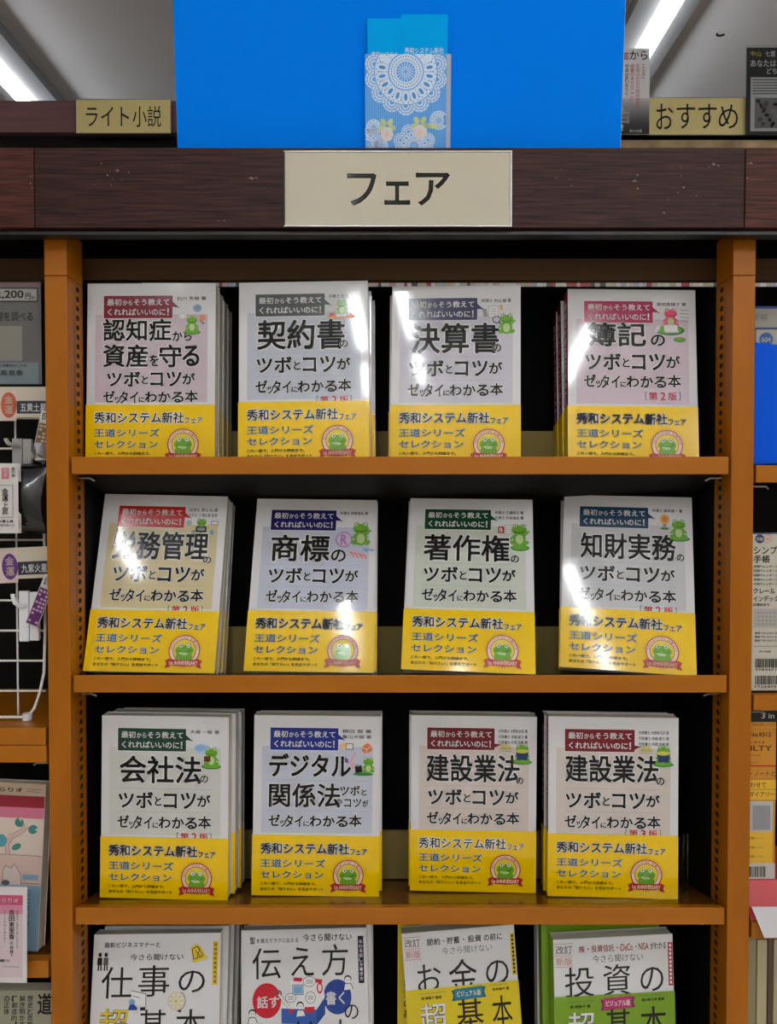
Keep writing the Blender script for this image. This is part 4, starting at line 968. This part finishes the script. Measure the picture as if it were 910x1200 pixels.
g.add(V, [(0, 1, 7), (1, 2, 7), (2, 3, 7), (3, 4, 7), (4, 5, 7), (5, 6, 7), (6, 0, 7), (0, 6, 5, 4, 3, 2, 1)], METAL)
tag(g.build('foil_packet', loc=(-.4055, .026, 1.538)), 'crumpled silver foil packet above the black pouch', 'packet')
def rack_hook(label, x, y, z, mat, w_, h):
    t = thing('rack_hook', label, 'hook', (x, y, z), group='plastic hooks on the wire rack')
    g = G(); g.box(-w_ / 2, 0, 0, .004, 0, h, mat); g.box(.0012, w_ / 2, 0, .004, .001, h * .98, mat); g.box(-w_ / 2, w_ / 2, .004, .0055, .002, h * .97, mat); g.build('plate', t, bevel=.0006)
    g = G(); g.tube([(-w_ * .1, -.001, h * .72), (-w_ * .3, -.008, h * .72), (-w_ * .42, -.012, h * .8), (-w_ * .5, -.013, h * .93), (-w_ * .5, -.013, h * .97)], .0024, mat, 8); g.build('prong', t)
rack_hook('translucent plastic hook above the black pouch', -.4305, .036, 1.5365, M('milky_plastic', (170, 168, 164), .25, 1.0), .022, .03)
rack_hook('white plastic hook on the wire rack below the purple oval strip', -.4245, .036, 1.334, WHITEP, .0225, .058)
# black pouch with white label
t = thing('pouch', 'black glossy pouch with white label reading 金運上昇', 'pouch', (-.4275, .012, 1.4586), group=None)
g = G(); nx_, nz_ = 9, 11; W, H = .07, .0784
FILM = M('black_film', (12, 12, 16), .12, 1.0, coat=.5); vs = []
for j in range(nz_):
    for i in range(nx_):
        u, v = i / (nx_ - 1), j / (nz_ - 1); d = (math.sin(math.pi * u) ** .5) * (math.sin(math.pi * v) ** .5) * .012 + .0016 * math.sin(9 * u + 5 * v)
        vs.append((-W / 2 + W * u, .016 - d, H * v))
fs = [(j * nx_ + i, j * nx_ + i + 1, (j + 1) * nx_ + i + 1, (j + 1) * nx_ + i) for j in range(nz_ - 1) for i in range(nx_ - 1)]
n0 = len(vs); vs += [(x_, .02 + (.02 - .016 + .001) * .2, z_) for x_, y_, z_ in vs]
fs += [tuple(n0 + k for k in f[::-1]) for f in fs]
rim = [i for i in range(nx_)] + [j * nx_ + nx_ - 1 for j in range(1, nz_)] + [(nz_ - 1) * nx_ + i for i in range(nx_ - 2, -1, -1)] + [j * nx_ for j in range(nz_ - 2, 0, -1)]
fs += [(rim[k], rim[k] + n0, rim[(k + 1) % len(rim)] + n0, rim[(k + 1) % len(rim)]) for k in range(len(rim))]
g.add(vs, fs, FILM); o = g.build('bag', t)
for p_ in o.data.polygons: p_.use_smooth = True
g = G(); sl = []
LBL = M('label_white_paper', (206, 202, 198), .4, 1.1)
for k in range(7):
    u = k / 6; sl.append((-.036 + .041 * u + .0, -.0005 - .002 * math.sin(math.pi * u)))
g.add([(x_, y_, z_) for x_, y_ in sl for z_ in (.001, .0785)], [(2 * k, 2 * k + 2, 2 * k + 3, 2 * k + 1) for k in range(6)], LBL)
g.add([(x_, y_ + .006, z_) for x_, y_ in sl for z_ in (.001, .0785)], [(2 * k + 1, 2 * k + 3, 2 * k + 2, 2 * k) for k in range(6)], LBL)
lab = g.build('label_sleeve', t)
a = Art(.07, .0784, -.0029); a.frame(16, 24, 35.2, 60, .5, LINEG, 1); a.vtext('金運上昇', 26.5, 27.5, 7, BLACK, .01, 1, 1.08); a.rect(23, 5, 31, 17, M('label_pink', (214, 110, 130), .4, 1.0), 1); a.vtext('開運', 27, 6, 4.4, LBL, .01, 2, 1.1); a.vtext('福の神', 35.5, 4, 3.6, BLACK, .01, 1, 1.1); a.text('金運上昇', 18, 62.5, 35.5, 65.4, BLACK, .02, 1); a.text('お守りカード', 18, 67.2, 36, 69.8, BLACK, .02, 1)
a.build('label_print', lab)
# magazine on the lower left shelf
t = thing('magazine', 'pink and blue book with a leafy branch drawing on the lower left shelf', 'book', (-.4745, .022, .9868), (R(-6), 0, R(-6)))
W, H = .135, .184
g = G(); g.prism_z(unwrap_cover(W, H, .014), 0, H, M('magazine_cover', (214, 198, 186), .3, 1.1)); cvr = g.build('cover', t); link('page_block', page_mesh(W, H, .014), t)
a = Art(W, H, 0)
a.rect(0, 0, 134.5, 14, M('mag_tan', (186, 164, 142), .3, 1.0), .5); a.rect(0, 14, 134.5, 27, M('mag_crimson', (150, 28, 48), .3, 1.0), .5); a.rect(0, 27, 134.5, 39, M('mag_pink', (214, 120, 146), .3, 1.0), .5)
a.rect(0, 80, 134.5, 113, M('mag_rose', (218, 190, 180), .3, 1.0), .5); a.rect(0, 113, 134.5, 184, M('mag_blue', (136, 172, 196), .3, 1.0), .5); a.rect(112, 101, 131, 107, M('mag_blue', (136, 172, 196), .3, 1.0), 1); a.line([(80, 80), (134, 80)], .5, LINEG, 1); a.line([(80, 112), (134, 110.5)], .5, LINEG, 1)
a.text('きらりオ', 68, 5.4, 107, 10.2, BLACK, .02, 1); a.line([(112, 6.5), (130, 6.7)], .5, LINEG, 1); a.line([(112, 9), (128, 9.4)], .5, LINEG, 1)
BR = M('branch_ink', (214, 186, 176), .3, 1.0); TE = M('teal_leaf_ink', (64, 140, 130), .3, 1.0); OUT = M('outline_ink', (110, 80, 70), .3, 1.0)
br = [(93, 80), (91, 68), (97, 60), (108, 54), (114, 47)]
a.line(br, 5.5, OUT, 1); a.line(br, 4.6, BR, 1.5); a.line([(96, 62), (93, 56)], 4, BR, 1.6)
a.ell(105, 44, 5.5, 5, TE, 2, 20); a.ell(122, 51, 6, 5, TE, 2, -10); a.ell(103, 71, 6, 3.4, TE, 2, -25); a.ell(84, 65, 7, 7, M('teal_blue_leaf', (80, 156, 170), .3, 1.0), 2); a.poly([(104, 40), (108, 37), (107, 43)], M('magazine_cover', (214, 198, 186)), 2.4); a.poly([(127, 49), (130, 53), (124, 52)], M('magazine_cover', (214, 198, 186)), 2.4)
FUR = M('animal_pale', (222, 206, 198), .3, 1.0)
body = [(88, 113), (88, 98), (91, 92), (98, 95), (101, 90), (106, 95), (110, 103), (111, 113)]
a.poly(body, FUR, 2); a.line(body, .6, OUT, 2.5); a.ell(92, 111, 5, 3, LINEG, 3)
a.vtext('ことばが響く', 120, 118, 6, M('mag_deep_blue', (60, 100, 130), .3, 1.0), .006, 1, 1.4)
a.build('cover_print', cvr)
t = thing('pop_card', 'white framed promo card with pink header clipped below the leafy branch book', 'card', (-.4402, -.012, .9694), (0, R(.8), 0))
W, H = .066, .1058
g = G(); g.box(-W / 2, W / 2, 0, .001, 0, H, M('pop_frame', (214, 210, 210), .3, 1.1)); g.build('sheet', t)
a = Art(W, H, 0); a.rect(0, 9, 61.5, 100, M('pop_pale_pink', (214, 196, 200), .3, 1.0), .5); a.rect(0, 9, 61.5, 20, M('pop_pink', (206, 84, 120), .3, 1.0), .8); a.rect(0, 20, 61.5, 30, M('pop_pink_mid', (212, 140, 164), .3, 1.0), .8)
a.text('きらりオ', 32, 12.5, 57, 17.5, HALO, .02, 1.4); a.vtext('吉田恵里香', 49.5, 25, 6.2, BLACK, .02, 1.4, 1.08); a.vtext('氏絶賛！', 49.5, 60, 4, BLACK, .01, 1.4, 1.2)
a.vtext('ページをめくるたび、', 42, 26, 3, BLACK, 0, 1.4, 1.25); a.vtext('ことばの力に励まされた。', 35.5, 26, 3, BLACK, 0, 1.4, 1.25); a.vtext('読後きっと誰かに話したくなる', 55.5, 26, 2.4, BLACK, 0, 1.4, 1.25); a.rect(34, 80, 42, 83, LINEG, 1); a.text('定価', 43, 80, 47, 83, BLACK, 0, 1); a.line([(40, 88), (58, 88.4)], .5, LINEG, 1)
a.build('printed_text', t)
t = thing('book', 'greyish book with bold vertical lettering at the bottom left', 'book', (-.4685, .022, .8195), (R(-4), 0, 0), group=None)
W, H = .139, .1132
g = G(); g.prism_z(unwrap_cover(W, H, .016), 0, H, M('grey_olive_cover', (150, 148, 128), .3, 1.1)); cvr = g.build('cover', t); link('page_block', page_mesh(W, H, .016), t)
a = Art(W, H, 0); a.text('道', 123, 3, 139.5, 27, BLACK, .02, 1); a.vtext('歴史と思想', 114.5, 6, 6.4, BLACK, .012, 1, 1.12); a.vtext('解き明かす', 105.5, 6, 6.4, BLACK, .012, 1, 1.12); a.vtext('「創造的」', 96.5, 6, 6.4, BLACK, .012, 1, 1.12); a.vtext('の正体', 87.5, 6, 6.4, BLACK, .012, 1, 1.12)
a.build('title_lettering', cvr)

# ------------------------------------------------------------------ right bay
PLN = M('planner_white', (190, 186, 172), .3, 1.1)
def pack(name, label, cat, x0, x1, y, z0, z1, mat, depth=.012, rot=(0, 0, 0), group=None):
    t = thing(name, label, cat, ((x0 + x1) / 2, y, z0), rot, group=group)
    g = G(); g.box(-(x1 - x0) / 2, (x1 - x0) / 2, 0, depth, 0, z1 - z0, mat); b = g.build('body', t, bevel=.0005)
    return t, Art(x1 - x0, z1 - z0, -.0002)
NV = M('planner_navy', (30, 60, 120), .3, 1.0)
t, a = pack('planner_pack', 'pale planner pack with blue top edge at the back above the blue holder', 'planner', .4115, .52, .10, 1.5375, 1.733, PLN, group='planner packs')
a.rect(0, 0, 108, 3, M('planner_top_blue', (50, 80, 180), .3, 1.0), .6); a.ring(10, 14, 5.2, 6, M('planner_pinkline', (190, 140, 140), .3, 1.0), 1, 20); a.text('開き', 6, 11, 14, 16.5, M('planner_pinkline', (190, 140, 140), .3, 1.0), .01, 1); a.text('手帳', 22, 9, 40, 18, M('planner_greytext', (160, 156, 150), .3, 1.0), .01, 1); a.build('printed_text', t)
t, a = pack('planner_pack', 'planner pack with round blue badge in front, above the blue holder', 'planner', .4175, .52, .062, 1.5375, 1.6985, PLN, group='planner packs')
a.rect(0, 0, 102, 2.4, NV, .8); a.rect(0, 0, 1.2, 160, NV, .6); a.ell(13, 14, 8, 8, M('badge_blue', (40, 96, 176), .3, 1.0), 1, k=24); a.text('604', 7.6, 11, 18.4, 17.4, HALO, .03, 1.5); a.text('あした', 8, 28, 40, 38, BLACK, .012, 1); a.text('手帳', 8, 42, 30, 52, BLACK, .012, 1); a.build('printed_text', t)
t = thing('blue_holder', 'vivid blue slanted box holder on the upper right shelf', 'holder', (.3912, .012, 1.5375))
BH = M('holder_blue', (0, 84, 216), .4, 1.2, spec=.1)
g = G(); g.prism_x([(0, 0), (.0, .13), (.002, .134), (.14, .155), (.14, 0)], 0, .002, BH); g.build('side_panel', t)
g = G(); g.add([(0, .0, .0), (.12, -.012, 0), (.12, -.012, .118), (.0, 0, .1335), (0, .003, 0), (.12, -.009, 0), (.12, -.009, .118), (0, .003, .1335)], [(0, 1, 2, 3), (5, 4, 7, 6), (3, 2, 6, 7), (0, 4, 5, 1), (0, 3, 7, 4), (1, 5, 6, 2)], BH); g.build('front_panel', t)
g = G(); g.box(.0, .12, .0, .14, -.0015, .001, BH); g.build('base_panel', t)
t, a = pack('planner_pack', 'pale planner pack reading シンプル手帳 on the right shelf', 'planner', .3918, .50, .012, 1.2836, 1.4595, PLN, group='planner packs')
a.rect(0, 0, 108, .9, NV, .7); a.ell(8.5, 6.2, 5, 5, M('badge_navy', (50, 64, 110), .3, 1.0), 1, k=24); a.text('508', 5.2, 4.4, 11.8, 8.4, HALO, .03, 1.5); a.ring(17.6, 6.2, 4.3, 4.9, ORANGE, 1, 20); a.text('日本', 15.2, 4.6, 20, 7.8, ORANGE, .01, 1.5)
a.text('シンプル', 2.2, 14.4, 37, 23, BLACK, .012, 1); a.text('手帳', 2.2, 24.4, 20, 33, BLACK, .012, 1)
for k in range(5): a.text('月間カレンダーとメモ', 2.2, 35.4 + 4.9 * k, 36, 38.4 + 4.9 * k, BLACK, .006, 1, res=1)
a.text('クレール', 2.2, 61, 26, 67.4, BLACK, .012, 1); a.text('インデックス', 2.2, 69.4, 36, 76, BLACK, .012, 1); a.text('日曜始まり', 2.2, 78, 20, 81, BLACK, .01, 1)
a.rect(2.5, 84, 60, 105, M('planner_grid_bg', (176, 172, 164), .3, 1.0), .8)
for k in range(7):
    for j in range(4): a.rect(7 + 4.4 * k, 88 + 4.2 * j, 9.4 + 4.4 * k, 89.4 + 4.2 * j, GREYINK, 1.2)
for k in range(3): a.text('薄型でかさばらない', 4, 110 + 4.2 * k, 32, 112.6 + 4.2 * k, BLACK, .004, 1, res=1)
a.line([(3, 126), (60, 126)], .5, LINEG, 1); a.text('税込価格', 9, 131, 22, 133, BLACK, .004, 1, res=1)
def barcode(a, u, v, h, n, seed, wide=1.0):
    q = random.Random(seed); x_ = u
    for _ in range(n): w_ = q.choice((.5, .9, 1.3)) * wide; a.rect(x_, v, x_ + w_, v + h, BLACK, 1); x_ += w_ + q.choice((.5, .8)) * wide
barcode(a, 5, 140, 10, 24, 3); a.text('9784471812', 5, 151, 40, 153.4, BLACK, .01, 1, res=1); barcode(a, 5, 159, 10, 24, 4); a.text('1923476012', 5, 170, 40, 172.4, BLACK, .01, 1, res=1)
a.build('printed_text', t)
t, a = pack('planner_pack', 'orange planner pack numbered No.9312 with barcodes at its foot', 'planner', .3955, .4275, .024, 1.049, 1.2595, M('orange_pack', (206, 140, 40), .3, 1.0), group='planner packs')
BRN = M('pack_brown_ink', (90, 44, 16), .3, 1.0); YO = M('pack_yellow', (232, 182, 50), .3, 1.0)
a.rect(0, 0, 32, 14.5, M('pack_black', (24, 22, 26), .3, 1.0), .6); a.text('3 in 1', 15, 4.5, 36, 10.5, HALO, 0, 1); a.text('レフィル', 1, 16.4, 17, 19, BRN, .01, 1); a.line([(0, 20.4), (32, 20.4)], .5, YO, 1)
a.text('No.9312', 2, 26.5, 26, 31.5, BRN, .014, 1); a.text('しまえる', 3, 36, 19, 39, BRN, .01, 1); a.text('ILTY', 3, 41.5, 27, 47.5, BRN, .014, 1); a.text('スリム', 2, 51.5, 14, 54, BRN, .01, 1); a.text('セレクト', 2, 59.5, 12, 62, BRN, .01, 1); a.rect(0, 64, 32, 65.4, REDINK, .8)
a.text('・ノートと', 3, 70.5, 31, 76.5, BRN, .014, 1); a.line([(0, 80), (32, 80)], .5, BRN, 1); a.rect(0, 80.4, 32, 103.5, YO, .6); a.text('わせて', 3, 83.5, 21, 89.5, BRN, .014, 1); a.line([(0, 91.6), (32, 91.6)], .5, BRN, 1); a.text('ダイアリー', 2, 94, 31, 100, BRN, .014, 1)
a.rect(0, 105, 29, 140, M('pack_window', (190, 188, 184), .3, 1.0), .8); a.rect(6, 110, 26, 138, GREYINK, 1); a.rect(0, 140, 29, 176, YO, .6)
for k in range(3): a.text('手帳とノート', 3, 146 + 10.5 * k, 18, 149 + 10.5 * k, BRN, .01, 1, res=1)
a.rect(0, 176, 32, 210, M('pack_white', (196, 192, 184), .3, 1.0), .8); barcode(a, 3, 180, 12, 12, 6); barcode(a, 4, 196, 8, 12, 7); a.build('printed_text', t)
t = thing('tray_box', 'red topped white tray box at the front of the lower right shelf', 'box', (.3905, .003, 1.0292))
g = G(); g.add([(0, 0, 0), (.16, 0, 0), (.16, .018, .036), (0, .018, .036), (0, .1, .036), (.16, .1, .036), (0, .1, 0), (.16, .1, 0)], [(0, 1, 2, 3), (3, 2, 5, 4), (0, 3, 4, 6), (1, 7, 5, 2), (0, 6, 7, 1), (4, 5, 7, 6)], M('tray_red', (206, 70, 80), .35, 1.0)); g.build('tray', t)
g = G(); g.add([(0, -.001, .016), (.16, -.001, .016), (.16, -.014, -.011), (.008, -.014, -.011), (0, -.0002, .016), (.16, -.0002, .016), (.16, -.0132, -.011), (.008, -.0132, -.011)], [(3, 2, 1, 0), (4, 5, 6, 7), (0, 1, 5, 4), (2, 3, 7, 6), (0, 4, 7, 3), (1, 2, 6, 5)], M('tray_white', (206, 202, 204), .35, 1.1)); g.build('front_flap', t)
a = Art(.16, .036, -.0006); a.ring(24, 24, 4, 4.6, HALO, 1, 16); a.text('NEW', 20, 26, 32, 31, HALO, .01, 1)
SPC = [(64, 58, 44), (150, 140, 104), (186, 176, 140), (90, 70, 50), (176, 168, 130), (60, 44, 40), (196, 190, 170)]
x = .3925
for k in range(7):
    w_ = (.007, .013, .012, .006, .014, .012, .013)[k]
    t = thing('paperback', '%s slim book spine below the white tray flap, counted from the upright' % ('first', 'second', 'third', 'fourth', 'fifth', 'sixth', 'seventh')[k], 'book', (x + w_ / 2, .035, .8005), group='spines below the tray box')
    g = G(); g.prism_z([(-w_ / 2 + .0004, 0), (w_ / 2 - .0004, 0), (w_ / 2 - .0002, .004), (w_ / 2 - .0002, .12), (-w_ / 2 + .0002, .12), (-w_ / 2 + .0002, .004)], 0, .188 + .004 * (k % 2), M('low_spine_' + 'abcdefg'[k], SPC[k], .5, 1.0)); g.build('cover', t)
    x += w_ + .0006
